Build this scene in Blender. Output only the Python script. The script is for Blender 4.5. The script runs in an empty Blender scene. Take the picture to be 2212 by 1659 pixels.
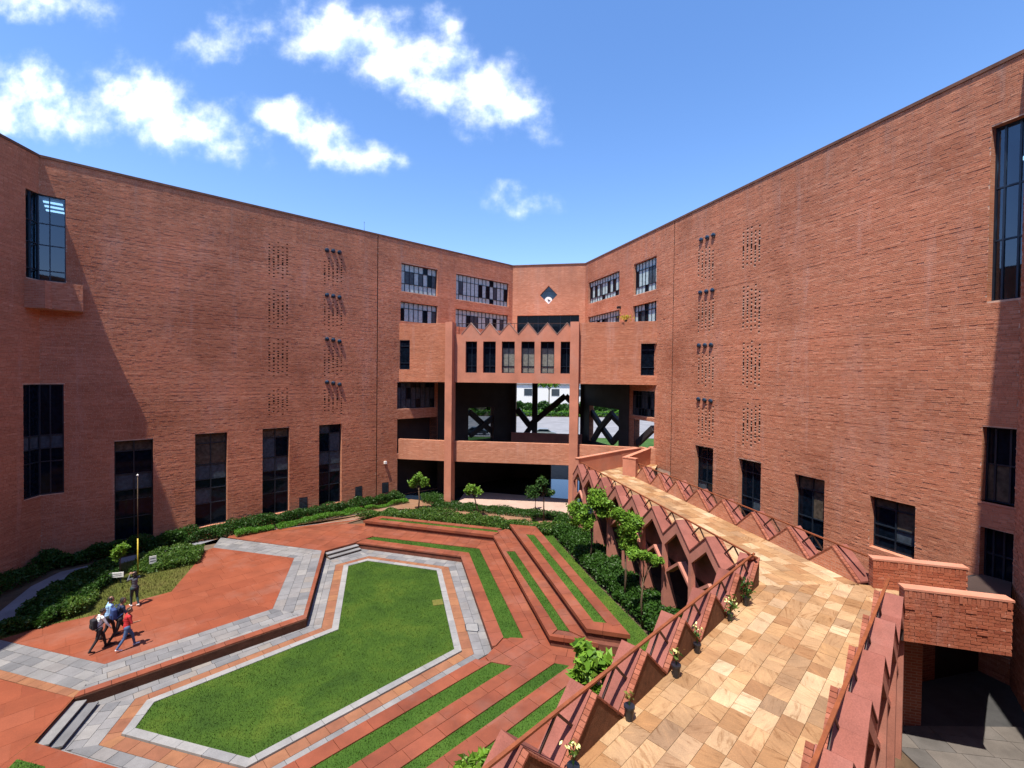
import bpy, bmesh, random
import numpy as np
from math import *
from mathutils import Vector, Matrix

sc = bpy.context.scene
COL = sc.collection
rnd = random.Random(7)
nr = np.random.RandomState(11)

# ------------------------------------------------------------------ camera
FPX, EYE = 986.67, 11.5                     # focal length in px of a 2212 px wide frame, eye height
PITCH, ROLL = radians(-.92485), radians(.63711)
def cam_rows():
    f = np.array([0, cos(PITCH), sin(PITCH)]); r = np.array([1., 0, 0]); u = np.cross(r, f)
    return np.array([cos(ROLL)*r + sin(ROLL)*u, -(-sin(ROLL)*r + cos(ROLL)*u), f])
RM = cam_rows()
cam = bpy.data.objects.new('camera', bpy.data.cameras.new('camera'))
COL.objects.link(cam)
cam.data.sensor_width = 36; cam.data.lens = 36*FPX/2212
cam.data.clip_start = .1; cam.data.clip_end = 3000
rt, dn, fw = RM
cam.matrix_world = Matrix(((rt[0], -dn[0], -fw[0], 0), (rt[1], -dn[1], -fw[1], 0), (rt[2], -dn[2], -fw[2], EYE), (0, 0, 0, 1)))
sc.camera = cam

# ------------------------------------------------------------------ sky and sun
SUN_AZ, SUN_EL = radians(241), radians(69)      # where the sun stands (azimuth from +X, counterclockwise)
sun_dir = Vector((cos(SUN_EL)*cos(SUN_AZ), cos(SUN_EL)*sin(SUN_AZ), sin(SUN_EL)))
sun = bpy.data.objects.new('sun', bpy.data.lights.new('sun', 'SUN'))
COL.objects.link(sun)
sun.data.energy = 4.7; sun.data.angle = radians(.53); sun.data.color = (1, .93, .82)
sun.rotation_euler = sun_dir.to_track_quat('Z', 'Y').to_euler()
sc.view_settings.view_transform = 'Standard'; sc.view_settings.look = 'None'
sc.view_settings.exposure = 0.86; sc.view_settings.gamma = 1
sc.view_settings.use_curve_mapping = False

W = bpy.data.worlds.new('World'); sc.world = W; W.use_nodes = True
wn, wl = W.node_tree.nodes, W.node_tree.links
wn.clear()
class NT:
    def __init__(s, tree): s.n, s.l = tree.nodes, tree.links
    def new(s, t, ins=None, **kw):
        n = s.n.new(t)
        for k, v in kw.items(): setattr(n, k, v)
        for k, v in (ins or {}).items():
            if isinstance(v, bpy.types.NodeSocket): s.l.new(v, n.inputs[k])
            else: n.inputs[k].default_value = v
        return n
    def m(s, op, a, b=None, c=None, clamp=False):
        n = s.n.new('ShaderNodeMath'); n.operation = op; n.use_clamp = clamp
        for i, v in enumerate((a, b, c)):
            if v is None: continue
            if isinstance(v, bpy.types.NodeSocket): s.l.new(v, n.inputs[i])
            else: n.inputs[i].default_value = v
        return n.outputs[0]
    def ramp(s, fac, stops, interp='LINEAR'):
        n = s.n.new('ShaderNodeValToRGB'); n.color_ramp.interpolation = interp
        e = n.color_ramp.elements
        while len(e) > 1: e.remove(e[-1])
        for i, (p, c) in enumerate(stops):
            el = e[0] if i == 0 else e.new(p)
            el.position = p; el.color = (*c, 1) if len(c) == 3 else c
        s.l.new(fac, n.inputs[0]); return n.outputs[0]
    def mix(s, f, a, b, mode='MIX'):
        n = s.n.new('ShaderNodeMix'); n.data_type = 'RGBA'; n.blend_type = mode
        for i, v in ((0, f), (6, a), (7, b)):
            if isinstance(v, bpy.types.NodeSocket): s.l.new(v, n.inputs[i])
            else: n.inputs[i].default_value = v if i == 0 else (*v, 1)
        return n.outputs[2]
w = NT(W.node_tree)
sky = w.new('ShaderNodeTexSky', sky_type='NISHITA', sun_disc=False, sun_elevation=SUN_EL,
            sun_rotation=atan2(sun_dir.x, sun_dir.y), air_density=1.0, dust_density=.35, ozone_density=2.2, altitude=0)
tc = w.new('ShaderNodeTexCoord').outputs['Generated']
sep = w.new('ShaderNodeSeparateXYZ', {0: tc})
ay = w.m('MAXIMUM', w.m('ABSOLUTE', sep.outputs[1]), .05)
cu = w.m('DIVIDE', sep.outputs[0], ay); cv = w.m('DIVIDE', sep.outputs[2], ay)
uv = w.new('ShaderNodeCombineXYZ', {0: cu, 1: cv}).outputs[0]
warp = w.new('ShaderNodeTexNoise', {'Vector': uv, 'Scale': 6.0, 'Detail': 6.0, 'Roughness': .6})
wv = w.new('ShaderNodeVectorMath', {0: warp.outputs['Color'], 1: (.5, .5, .5)}, operation='SUBTRACT').outputs[0]
wv = w.new('ShaderNodeVectorMath', {0: wv, 'Scale': .10}, operation='SCALE').outputs[0]
uvw = w.new('ShaderNodeVectorMath', {0: uv, 1: wv}, operation='ADD').outputs[0]
sw = w.new('ShaderNodeSeparateXYZ', {0: uvw})
CLOUDS = [  # centre x, y (frame of 2212 x 1659), half axes, tilt in degrees, weight
    (700, 92, 115, 52, 10, 1), (840, 118, 165, 62, 18, 1), (985, 185, 150, 58, 24, 1), (1085, 232, 75, 30, 18, 1), (930, 62, 55, 36, -10, .75),
    (60, 238, 160, 62, 4, 1), (-60, 225, 120, 60, 0, 1), (310, 232, 105, 62, 12, 1), (405, 275, 140, 48, 18, 1), (500, 318, 70, 24, 8, .9),
    (610, 272, 75, 36, 12, .95), (705, 305, 120, 40, 18, 1), (800, 338, 75, 20, 12, .9),
    (80, 15, 150, 42, 12, .8), (455, 100, 75, 42, -28, .68), (1110, 440, 95, 32, 6, .66), (-250, 80, 160, 60, 0, .9),
    (2500, 300, 200, 60, 10, .9), (1330, -260, 200, 80, 0, .9), (300, -330, 260, 90, 5, 1)]
best = None
for (cx, cy, ax, by, ang, wt) in CLOUDS:
    u0, v0 = (cx-1106)/FPX, (829.5-16-cy)/FPX
    a_, b_, th = ax/FPX*1.72, by/FPX*1.8, radians(-ang)
    du = w.m('SUBTRACT', sw.outputs[0], u0); dv = w.m('SUBTRACT', sw.outputs[1], v0)
    p = w.m('ADD', w.m('MULTIPLY', du, cos(th)/a_), w.m('MULTIPLY', dv, sin(th)/a_))
    q = w.m('ADD', w.m('MULTIPLY', du, -sin(th)/b_), w.m('MULTIPLY', dv, cos(th)/b_))
    r2 = w.m('ADD', w.m('MULTIPLY', p, p), w.m('MULTIPLY', q, q))
    e = w.m('SUBTRACT', wt, r2)
    best = e if best is None else w.m('MAXIMUM', best, e)
n1 = w.new('ShaderNodeTexNoise', {'Vector': uv, 'Scale': 11.0, 'Detail': 9.0, 'Roughness': .56}).outputs['Fac']
dens = w.m('ADD', best, w.m('MULTIPLY', w.m('SUBTRACT', n1, .5), 2.15))
alpha = w.new('ShaderNodeMapRange', {0: dens, 1: .0, 2: 1.35, 3: 0.0, 4: 1.0}, interpolation_type='SMOOTHSTEP').outputs[0]
uvs = w.new('ShaderNodeVectorMath', {0: uv, 1: (-.018, .030, 0)}, operation='ADD').outputs[0]
nsh = w.new('ShaderNodeTexNoise', {'Vector': uvs, 'Scale': 11.0, 'Detail': 5.0, 'Roughness': .5}).outputs['Fac']
lit = w.m('ADD', w.m('SUBTRACT', n1, nsh), .5)
ccol = w.ramp(lit, [(.36, (.70, .80, .96)), (.5, (.93, .96, 1)), (.62, (1.04, 1.03, 1.0))])
fd = w.m('MULTIPLY', alpha, w.m('GREATER_THAN', sep.outputs[2], 0.0))
fd = w.m('MULTIPLY', fd, .92)
hs = w.new('ShaderNodeHueSaturation', {'Saturation': 1.22, 'Value': 1.02, 'Color': sky.outputs[0]}).outputs[0]
SKY_GAIN = 1.0
hs = w.mix(1.0, hs, (1.09, .955, .995), 'MULTIPLY')
skyc = w.mix(fd, hs, (7.4, 7.6, 8.1))
ccs = w.mix(1.0, skyc, ccol, 'MULTIPLY')
skyf = w.mix(fd, hs, ccs)
bg = w.new('ShaderNodeBackground', {'Color': skyf, 'Strength': .15})
wl.new(bg.outputs[0], w.new('ShaderNodeOutputWorld').inputs[0])

# ------------------------------------------------------------------ measuring helpers
EYEP = np.array([0, 0, EYE])
def ray(x, y): return RM.T @ np.array([(x-1106)/FPX, (y-829.5)/FPX, 1.])
def G(x, y, z=.4):                          # surveyed point at height z
    d = ray(x, y); p = EYEP + d*(z-EYE)/d[2]
    return (float(p[0]), float(p[1]))
class Plane:                                # vertical plane: s along it, z up, off towards the courtyard
    def __init__(s, p, ang):
        s.p = np.array([p[0], p[1]]); a = radians(ang)
        s.w = np.array([cos(a), sin(a)]); s.n = np.array([sin(a), -cos(a)])
    def at(s, t, z, off=0.):
        q = s.p + s.w*t + s.n*off
        return (float(q[0]), float(q[1]), float(z))
    def st(s, x, y):
        d = ray(x, y); n3 = np.array([s.n[0], s.n[1], 0]); t = n3 @ (np.array([*s.p, 0])-EYEP)/(n3 @ d)
        q = EYEP + d*t
        return float((q[:2]-s.p) @ s.w), float(q[2])
    def rect(s, x0, y0, x1, y1, xm=None):
        a, za = s.st(x0, y0); b, zb = s.st(x1, y1)
        return (min(a, b), max(a, b), min(za, zb), max(za, zb))

# ------------------------------------------------------------------ object helpers
def tag(o, label=None, cat=None, group=None, kind=None):
    if label: o['label'] = label
    if cat: o['category'] = cat
    if group: o['group'] = group
    if kind: o['kind'] = kind
    return o
def thing(name, loc, label, cat, group=None):
    o = bpy.data.objects.new(name, None); COL.objects.link(o)
    o.location = loc; o.empty_display_size = .3
    return tag(o, label, cat, group)
def wloc(o):
    v = Vector((0, 0, 0))
    while o is not None: v += o.location; o = o.parent if False else None
    return v
BASE = {}
def put(o, parent):
    COL.objects.link(o)
    if parent is not None:
        b = BASE.get(parent.name, parent.location.copy() if parent.type == 'EMPTY' else Vector((0, 0, 0)))
        o.parent = parent
        if parent.type == 'EMPTY': o.matrix_parent_inverse = Matrix.Translation(-b)
    return o
class MB:
    def __init__(s): s.v, s.f, s.uv, s.mi, s.var = [], [], [], [], []
    def face(s, pts, uv=None, mi=0, var=0.):
        i = len(s.v); s.v.extend([tuple(p) for p in pts]); s.f.append(tuple(range(i, i+len(pts))))
        s.uv.extend(uv if uv else [(0, 0)]*len(pts)); s.mi.append(mi); s.var.append(var)
    def box8(s, c, mi=0, var=0.):            # c: 4 bottom corners then 4 top corners
        for q in ((3, 2, 1, 0), (4, 5, 6, 7), (0, 1, 5, 4), (1, 2, 6, 5), (2, 3, 7, 6), (3, 0, 4, 7)):
            s.face([c[k] for k in q], mi=mi, var=var)
    def prism(s, poly, z0, z1, mi=0, var=0., cap=True):
        n = len(poly)
        A = sum(poly[i][0]*poly[(i+1) % n][1]-poly[(i+1) % n][0]*poly[i][1] for i in range(n))
        if A < 0: poly = poly[::-1]
        if cap: s.face([(p[0], p[1], z1) for p in poly], mi=mi, var=var, uv=[(p[0], p[1]) for p in poly]); s.face([(p[0], p[1], z0) for p in poly[::-1]], mi=mi, var=var)
        L = 0
        for i in range(n):
            a, b = poly[i], poly[(i+1) % n]; d = hypot(b[0]-a[0], b[1]-a[1])
            s.face([(a[0], a[1], z0), (b[0], b[1], z0), (b[0], b[1], z1), (a[0], a[1], z1)], mi=mi, var=var,
                   uv=[(L, z0), (L+d, z0), (L+d, z1), (L, z1)]); L += d
    def pbox(s, P, s0, s1, z0, z1, o0, o1, mi=0, var=0.):   # box in plane coordinates
        c = [P.at(s0, z0, o1), P.at(s1, z0, o1), P.at(s1, z0, o0), P.at(s0, z0, o0),
             P.at(s0, z1, o1), P.at(s1, z1, o1), P.at(s1, z1, o0), P.at(s0, z1, o0)]
        uvs = {0: None}
        for q in ((3, 2, 1, 0), (4, 5, 6, 7)): s.face([c[k] for k in q], mi=mi, var=var, uv=[(s0, 0), (s1, 0), (s1, abs(o1-o0)), (s0, abs(o1-o0))])
        s.face([c[k] for k in (0, 1, 5, 4)], uv=[(s0, z0), (s1, z0), (s1, z1), (s0, z1)], mi=mi, var=var)
        s.face([c[k] for k in (2, 3, 7, 6)], uv=[(s1, z0), (s0, z0), (s0, z1), (s1, z1)], mi=mi, var=var)
        s.face([c[k] for k in (1, 2, 6, 5)], uv=[(o1, z0), (o0, z0), (o0, z1), (o1, z1)], mi=mi, var=var)
        s.face([c[k] for k in (3, 0, 4, 7)], uv=[(o0, z0), (o1, z0), (o1, z1), (o0, z1)], mi=mi, var=var)
    def bar(s, a, b, w_, h_=None, mi=0):
        a, b = Vector(a), Vector(b); h_ = h_ or w_
        d = (b-a).normalized(); up = Vector((0, 0, 1)) if abs(d.z) < .95 else Vector((1, 0, 0))
        x = d.cross(up).normalized()*w_/2; y = x.cross(d).normalized()*h_/2
        s.box8([a-x-y, a+x-y, b+x-y, b-x-y, a-x+y, a+x+y, b+x+y, b-x+y], mi=mi)
    def tube(s, pts, rads, n=8, mi=0, capit=True):
        pts = [Vector(p) for p in pts]; rings = []; base = len(s.v)
        for i, p in enumerate(pts):
            d = (pts[min(i+1, len(pts)-1)]-pts[max(i-1, 0)]).normalized()
            up = Vector((0, 0, 1)) if abs(d.z) < .9 else Vector((1, 0, 0))
            x = d.cross(up).normalized(); y = d.cross(x)
            rings.append([p+(x*cos(2*pi*k/n)+y*sin(2*pi*k/n))*rads[i] for k in range(n)])
        for i in range(len(rings)-1):
            for k in range(n):
                s.face([rings[i][k], rings[i][(k+1) % n], rings[i+1][(k+1) % n], rings[i+1][k]], mi=mi)
        if capit:
            s.face(rings[0][::-1], mi=mi); s.face(rings[-1], mi=mi)
    def build(s, name, mats, parent=None, smooth=False, kind=None):
        me = bpy.data.meshes.new(name)
        V = np.array(s.v, dtype=np.float32); nf = len(s.f)
        lens = np.array([len(f) for f in s.f], dtype=np.int32)
        me.vertices.add(len(V)); me.vertices.foreach_set('co', V.ravel())
        me.loops.add(int(lens.sum())); me.loops.foreach_set('vertex_index', np.arange(int(lens.sum()), dtype=np.int32))
        me.polygons.add(nf); me.polygons.foreach_set('loop_start', np.concatenate([[0], np.cumsum(lens)[:-1]]).astype(np.int32))
        me.polygons.foreach_set('material_index', np.array(s.mi, dtype=np.int32))
        uvl = me.uv_layers.new(name='UVMap'); uvl.data.foreach_set('uv', np.array(s.uv, dtype=np.float32).ravel())
        at = me.attributes.new('var', 'FLOAT', 'FACE'); at.data.foreach_set('value', np.array(s.var, dtype=np.float32))
        me.update(calc_edges=True)
        if smooth:
            bm = bmesh.new(); bm.from_mesh(me); bmesh.ops.remove_doubles(bm, verts=bm.verts, dist=1e-4); bm.to_mesh(me); bm.free()
            me.polygons.foreach_set('use_smooth', [True]*len(me.polygons))
        for m in (mats if isinstance(mats, (list, tuple)) else [mats]): me.materials.append(m)
        o = put(bpy.data.objects.new(name, me), parent)
        if kind: o['kind'] = kind
        return o
def quads_obj(name, Q, var, mat, parent=None, kind=None, nrm=None):   # Q: (n,4,3) array
    n = len(Q); me = bpy.data.meshes.new(name)
    me.vertices.add(n*4); me.vertices.foreach_set('co', Q.astype(np.float32).ravel())
    me.loops.add(n*4); me.loops.foreach_set('vertex_index', np.arange(n*4, dtype=np.int32))
    me.polygons.add(n); me.polygons.foreach_set('loop_start', np.arange(0, n*4, 4, dtype=np.int32))
    at = me.attributes.new('var', 'FLOAT', 'FACE'); at.data.foreach_set('value', var.astype(np.float32))
    me.update(calc_edges=True); me.materials.append(mat)
    o = put(bpy.data.objects.new(name, me), parent)
    if kind: o['kind'] = kind
    return o
def clip(poly, quad):                        # convex clip (quad counterclockwise)
    n = len(quad)
    A = sum(quad[i][0]*quad[(i+1) % n][1]-quad[(i+1) % n][0]*quad[i][1] for i in range(n))
    if A < 0: quad = quad[::-1]
    for i in range(n):
        a, b = quad[i], quad[(i+1) % n]
        side = lambda p: (b[0]-a[0])*(p[1]-a[1])-(b[1]-a[1])*(p[0]-a[0])
        out = []
        for k in range(len(poly)):
            p, q = poly[k], poly[(k+1) % len(poly)]; sp, sq = side(p), side(q)
            if sp >= 0: out.append(p)
            if (sp >= 0) != (sq >= 0):
                t = sp/(sp-sq); out.append((p[0]+(q[0]-p[0])*t, p[1]+(q[1]-p[1])*t))
        poly = out
        if len(poly) < 3: return []
    return poly
def parea(p): return abs(sum(p[i][0]*p[(i+1) % len(p)][1]-p[(i+1) % len(p)][0]*p[i][1] for i in range(len(p))))/2
def inpoly(P, X, Y):
    r = np.zeros(len(X), bool); n = len(P)
    for i in range(n):
        x0, y0 = P[i]; x1, y1 = P[(i+1) % n]
        c = ((y0 > Y) != (y1 > Y)); xi = (x1-x0)*(Y-y0)/((y1-y0) if abs(y1-y0) > 1e-9 else 1e-9)+x0
        r ^= (c & (X < xi))
    return r
def offset(P, d):
    n = len(P); out = []
    A = sum(P[i][0]*P[(i+1) % n][1]-P[(i+1) % n][0]*P[i][1] for i in range(n))
    sg = 1 if A > 0 else -1
    for i in range(n):
        a, b, c = np.array(P[i-1]), np.array(P[i]), np.array(P[(i+1) % n])
        e1, e2 = (b-a)/np.linalg.norm(b-a), (c-b)/np.linalg.norm(c-b)
        n1_, n2_ = sg*np.array([e1[1], -e1[0]]), sg*np.array([e2[1], -e2[0]])
        m = n1_+n2_; m = m/(m @ n1_)
        out.append(tuple(b+m*d))
    return out
TILES = {}
def tiles(parent, name, quad, ang, wd, ln, z, mat, th=.05, gap=.014, stag=.5, jit=.0):
    """lay oblong stones over a convex area, rows along ang"""
    c, s_ = cos(radians(ang)), sin(radians(ang))
    L = [(p[0]*c+p[1]*s_, -p[0]*s_+p[1]*c) for p in quad]
    x0, x1 = min(p[0] for p in L), max(p[0] for p in L); y0, y1 = min(p[1] for p in L), max(p[1] for p in L)
    rows = max(1, round((y1-y0)/wd)); h = (y1-y0)/rows if rows < 4 else wd
    y = y0; r = 0
    while y < y1-1e-4:
        x = x0-rnd.random()*ln*stag-.01
        while x < x1:
            l = ln*(1+jit*(rnd.random()-.5)*2)
            a = [(x+gap/2, y+gap/2), (x+l-gap/2, y+gap/2), (x+l-gap/2, y+h-gap/2), (x+gap/2, y+h-gap/2)]
            a = [(p[0]*c-p[1]*s_, p[0]*s_+p[1]*c) for p in a]
            q = clip(a, quad)
            if q and parea(q) > .012: TILES.setdefault((parent.name, name), []).append((q, z, th, mat, parent))
            x += l
        y += h; r += 1
def flush_tiles():
    for (pn, name), L in TILES.items():
        L.sort(key=lambda t: -parea(t[0])/(t[0][0][0]**2+t[0][0][1]**2+(EYE-t[1])**2))
        rest = {}
        for k, (q, z, th, mat, parent) in enumerate(L):
            dz = rnd.uniform(-.003, .003)
            if k < 298:
                m = MB(); m.prism(q, z-th, z+dz); m.build(name, mat, parent)
            else: rest.setdefault(mat.name, []).append((q, z+dz, th, mat, parent))
        for k, RR in rest.items():
            m = MB()
            for q, z, th, mat, parent in RR: m.prism(q, z-th, z, var=rnd.random())
            m.build(name, RR[0][3], RR[0][4], kind='stuff')

# ------------------------------------------------------------------ materials
def principled(name):
    m = bpy.data.materials.new(name); m.use_nodes = True; m.node_tree.nodes.clear()
    t = NT(m.node_tree); b = t.new('ShaderNodeBsdfPrincipled')
    t.l.new(b.outputs[0], t.new('ShaderNodeOutputMaterial').inputs[0])
    return m, t, b
def rand_fac(t):
    a = t.new('ShaderNodeAttribute', attribute_name='var').outputs['Fac']
    o = t.new('ShaderNodeObjectInfo').outputs['Random']
    return t.m('FRACT', t.m('ADD', a, o))
def stone(name, cols, rough=.8, scale=1.5, mott=.35, bump=.15, fine=40., veins=0., stain=0., spec=.3, cracks=0.):
    m, t, b = principled(name)
    co = t.new('ShaderNodeTexCoord').outputs['Object']
    r = rand_fac(t); n = len(cols)
    c = t.ramp(r, [(i/max(1, n-1), k) for i, k in enumerate(cols)]) if n > 1 else None
    base = c if c else cols[0]
    n1 = t.new('ShaderNodeTexNoise', {'Vector': co, 'Scale': scale, 'Detail': 6.0, 'Roughness': .62}).outputs['Fac']
    base = t.mix(1.0, base, t.ramp(n1, [(.28, (1-mott,)*3), (.72, (1+mott*.5,)*3)]), 'MULTIPLY')
    n2 = t.new('ShaderNodeTexNoise', {'Vector': co, 'Scale': fine, 'Detail': 3.0}).outputs['Fac']
    base = t.mix(1.0, base, t.ramp(n2, [(.3, (.86,)*3), (.7, (1.1,)*3)]), 'MULTIPLY')
    if veins:
        off = t.new('ShaderNodeCombineXYZ', {0: t.m('MULTIPLY', r, 37.), 1: t.m('MULTIPLY', r, 91.)}).outputs[0]
        cc = t.new('ShaderNodeVectorMath', {0: co, 1: off}, operation='ADD').outputs[0]
        vr = t.new('ShaderNodeVectorRotate', {'Vector': cc, 'Angle': t.m('MULTIPLY', r, 40.)}, rotation_type='Z_AXIS').outputs[0]
        rot = t.new('ShaderNodeMapping', {'Vector': vr, 'Scale': (1.3, 7.0, 1)}).outputs[0]
        wv_ = t.new('ShaderNodeTexNoise', {'Vector': rot, 'Scale': .9, 'Detail': 5.0, 'Roughness': .65, 'Distortion': 1.6}).outputs['Fac']
        base = t.mix(1.0, base, t.ramp(wv_, [(.30, (1-veins, 1-veins*1.25, 1-veins*1.5)), (.46, (1, 1, 1)), (.54, (1, 1, 1)), (.7, (1.2, 1.17, 1.12))]), 'MULTIPLY')
    if cracks:
        wv2 = t.new('ShaderNodeTexNoise', {'Vector': co, 'Scale': .8, 'Detail': 2.0}).outputs['Color']
        cw = t.mix(.25, co, wv2, 'ADD') if False else co
        vo = t.new('ShaderNodeTexVoronoi', {'Vector': cw, 'Scale': cracks, 'Randomness': .9}, feature='DISTANCE_TO_EDGE').outputs['Distance']
        vc = t.new('ShaderNodeTexVoronoi', {'Vector': cw, 'Scale': cracks, 'Randomness': .9}).outputs['Color']
        base = t.mix(.09, base, vc, 'SOFT_LIGHT')
        base = t.mix(t.ramp(vo, [(0, (.5,)*3), (.010, (0, 0, 0))]), base, (.12, .05, .035))
        dn_ = t.new('ShaderNodeTexNoise', {'Vector': co, 'Scale': 2.3, 'Detail': 8.0, 'Roughness': .75}).outputs['Fac']
        base = t.mix(t.m('MULTIPLY', t.ramp(dn_, [(.55, (0, 0, 0)), (.7, (1, 1, 1))]), .35), base, (.27, .12, .075))
    if stain:
        n3 = t.new('ShaderNodeTexNoise', {'Vector': co, 'Scale': .35, 'Detail': 5.0, 'Roughness': .7}).outputs['Fac']
        base = t.mix(t.m('MULTIPLY', t.ramp(n3, [(.52, (0, 0, 0)), (.75, (1, 1, 1))]), stain), base, (.35, .3, .27))
    t.l.new(base, b.inputs['Base Color'])
    b.inputs['Roughness'].default_value = rough; b.inputs['Specular IOR Level'].default_value = spec
    bp = t.new('ShaderNodeBump', {'Strength': bump, 'Distance': .02, 'Height': n2}).outputs[0]
    t.l.new(bp, b.inputs['Normal'])
    return m
def wallbrick(name, cols, mortar=(.42, .27, .20), painted=True, dark=1.):
    """clay brick: colour per brick, weathering, pale lime bloom; 'painted' adds joints for walls too far to build"""
    m, t, b = principled(name)
    co = t.new('ShaderNodeTexCoord'); ob = co.outputs['Object']
    r = rand_fac(t)
    if painted:
        br = t.new('ShaderNodeTexBrick', {'Vector': co.outputs['UV'], 'Scale': 1.0, 'Mortar Size': .012, 'Brick Width': .30, 'Row Height': .095,
             'Color1': (0, 0, 0, 1), 'Color2': (1, 1, 1, 1), 'Mortar': (.5, .5, .5, 1), 'Bias': 0.0}, offset=.5)
        r = t.m('FRACT', t.m('ADD', r, br.outputs['Color']))
    n = len(cols)
    base = t.ramp(r, [(i/(n-1), k) for i, k in enumerate(cols)])
    st = t.new('ShaderNodeMapping', {'Vector': ob, 'Scale': (1, 1, .28)}).outputs[0]
    n1 = t.new('ShaderNodeTexNoise', {'Vector': ob, 'Scale': .22, 'Detail': 7.0, 'Roughness': .6}).outputs['Fac']
    base = t.mix(1.0, base, t.ramp(n1, [(.3, (.74, .66, .62)), (.5, (1, 1, 1)), (.72, (1.18, 1.12, 1.1))]), 'MULTIPLY')
    nh = t.new('ShaderNodeMapping', {'Vector': ob, 'Scale': (.5, .5, 9)}).outputs[0]
    n4 = t.new('ShaderNodeTexNoise', {'Vector': nh, 'Scale': 1.1, 'Detail': 5.0, 'Roughness': .7}).outputs['Fac']
    base = t.mix(1.0, base, t.ramp(n4, [(.3, (.82, .81, .81)), (.5, (1, 1, 1)), (.72, (1.14, 1.13, 1.13))]), 'MULTIPLY')
    n2 = t.new('ShaderNodeTexNoise', {'Vector': st, 'Scale': .5, 'Detail': 8.0, 'Roughness': .72}).outputs['Fac']
    base = t.mix(t.m('MULTIPLY', t.ramp(n2, [(.55, (0, 0, 0)), (.78, (1, 1, 1))]), .42), base, (.55, .33, .27))
    n3 = t.new('ShaderNodeTexNoise', {'Vector': ob, 'Scale': 9., 'Detail': 4.0, 'Roughness': .7}).outputs['Fac']
    base = t.mix(t.m('MULTIPLY', t.ramp(n3, [(.63, (0, 0, 0)), (.72, (1, 1, 1))]), .45), base, (.62, .44, .36))
    base = t.mix(t.m('MULTIPLY', t.ramp(n3, [(.28, (1, 1, 1)), (.36, (0, 0, 0))]), .4), base, (.11, .04, .03))
    zz = t.new('ShaderNodeSeparateXYZ', {0: ob}).outputs[2]
    sk = t.new('ShaderNodeMapping', {'Vector': ob, 'Scale': (1.4, 1.4, .10)}).outputs[0]
    ns = t.new('ShaderNodeTexNoise', {'Vector': sk, 'Scale': 1.0, 'Detail': 6.0, 'Roughness': .7}).outputs['Fac']
    run = t.m('MULTIPLY', t.m('SUBTRACT', zz, 19.2), .23, clamp=True)
    grime = t.m('MULTIPLY', t.m('MULTIPLY', run, t.m('MULTIPLY', t.m('SUBTRACT', ns, .30), 2.6, clamp=True)), .62)
    base = t.mix(grime, base, (.15, .065, .045))
    pale = t.m('MULTIPLY', t.m('MULTIPLY', t.m('SUBTRACT', ns, .56), 5.0, clamp=True), .30)
    base = t.mix(pale, base, (.60, .40, .34))
    if painted:
        base = t.mix(t.m('MULTIPLY', br.outputs['Fac'], .6), base, mortar)
    t.l.new(base, b.inputs['Base Color']); b.inputs['Roughness'].default_value = .88; b.inputs['Specular IOR Level'].default_value = .2
    nf = t.new('ShaderNodeTexNoise', {'Vector': ob, 'Scale': 22., 'Detail': 4.0}).outputs['Fac']
    hgt = nf
    if painted: hgt = t.m('SUBTRACT', t.m('MULTIPLY', nf, .6), t.m('MULTIPLY', br.outputs['Fac'], 1.0))
    t.l.new(t.new('ShaderNodeBump', {'Strength': .5, 'Distance': .02, 'Height': hgt}).outputs[0], b.inputs['Normal'])
    return m
def plain(name, col, rough=.5, metal=0., spec=.5, emit=None, noisy=.12):
    m, t, b = principled(name)
    co = t.new('ShaderNodeTexCoord').outputs['Object']
    n1 = t.new('ShaderNodeTexNoise', {'Vector': co, 'Scale': 5., 'Detail': 5.0}).outputs['Fac']
    base = t.mix(1.0, col, t.ramp(n1, [(.3, (1-noisy,)*3), (.7, (1+noisy,)*3)]), 'MULTIPLY')
    t.l.new(base, b.inputs['Base Color'])
    b.inputs['Roughness'].default_value = rough; b.inputs['Metallic'].default_value = metal; b.inputs['Specular IOR Level'].default_value = spec
    if emit: b.inputs['Emission Color'].default_value = (*emit[:3], 1); b.inputs['Emission Strength'].default_value = emit[3]
    return m
def leafmat(name, cols, trans=.35):
    m, t, b = principled(name)
    r = rand_fac(t); n = len(cols)
    base = t.ramp(r, [(i/(n-1), k) for i, k in enumerate(cols)])
    t.l.new(base, b.inputs['Base Color']); b.inputs['Roughness'].default_value = .5; b.inputs['Specular IOR Level'].default_value = .35
    tr = t.new('ShaderNodeBsdfTranslucent'); t.l.new(base, tr.inputs[0])
    mx = t.new('ShaderNodeMixShader', {0: trans, 1: b.outputs[0], 2: tr.outputs[0]})
    out = [n_ for n_ in t.n if n_.type == 'OUTPUT_MATERIAL'][0]
    t.l.new(mx.outputs[0], out.inputs[0])
    return m
def grassmat(name, c1, c2, c3):
    m, t, b = principled(name)
    co = t.new('ShaderNodeTexCoord').outputs['Object']
    n1 = t.new('ShaderNodeTexNoise', {'Vector': co, 'Scale': .55, 'Detail': 7.0, 'Roughness': .68}).outputs['Fac']
    base = t.ramp(n1, [(.3, c1), (.5, c2), (.72, c3)])
    n2 = t.new('ShaderNodeTexNoise', {'Vector': co, 'Scale': 30., 'Detail': 4.0}).outputs['Fac']
    base = t.mix(1.0, base, t.ramp(n2, [(.3, (.6,)*3), (.7, (1.35,)*3)]), 'MULTIPLY')
    r = rand_fac(t)
    base = t.mix(1.0, base, t.ramp(r, [(0, (.75, .8, .7)), (1, (1.25, 1.15, 1.2))]), 'MULTIPLY')
    t.l.new(base, b.inputs['Base Color']); b.inputs['Roughness'].default_value = .75; b.inputs['Specular IOR Level'].default_value = .2
    t.l.new(t.new('ShaderNodeBump', {'Strength': .6, 'Distance': .03, 'Height': n2}).outputs[0], b.inputs['Normal'])
    return m

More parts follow.
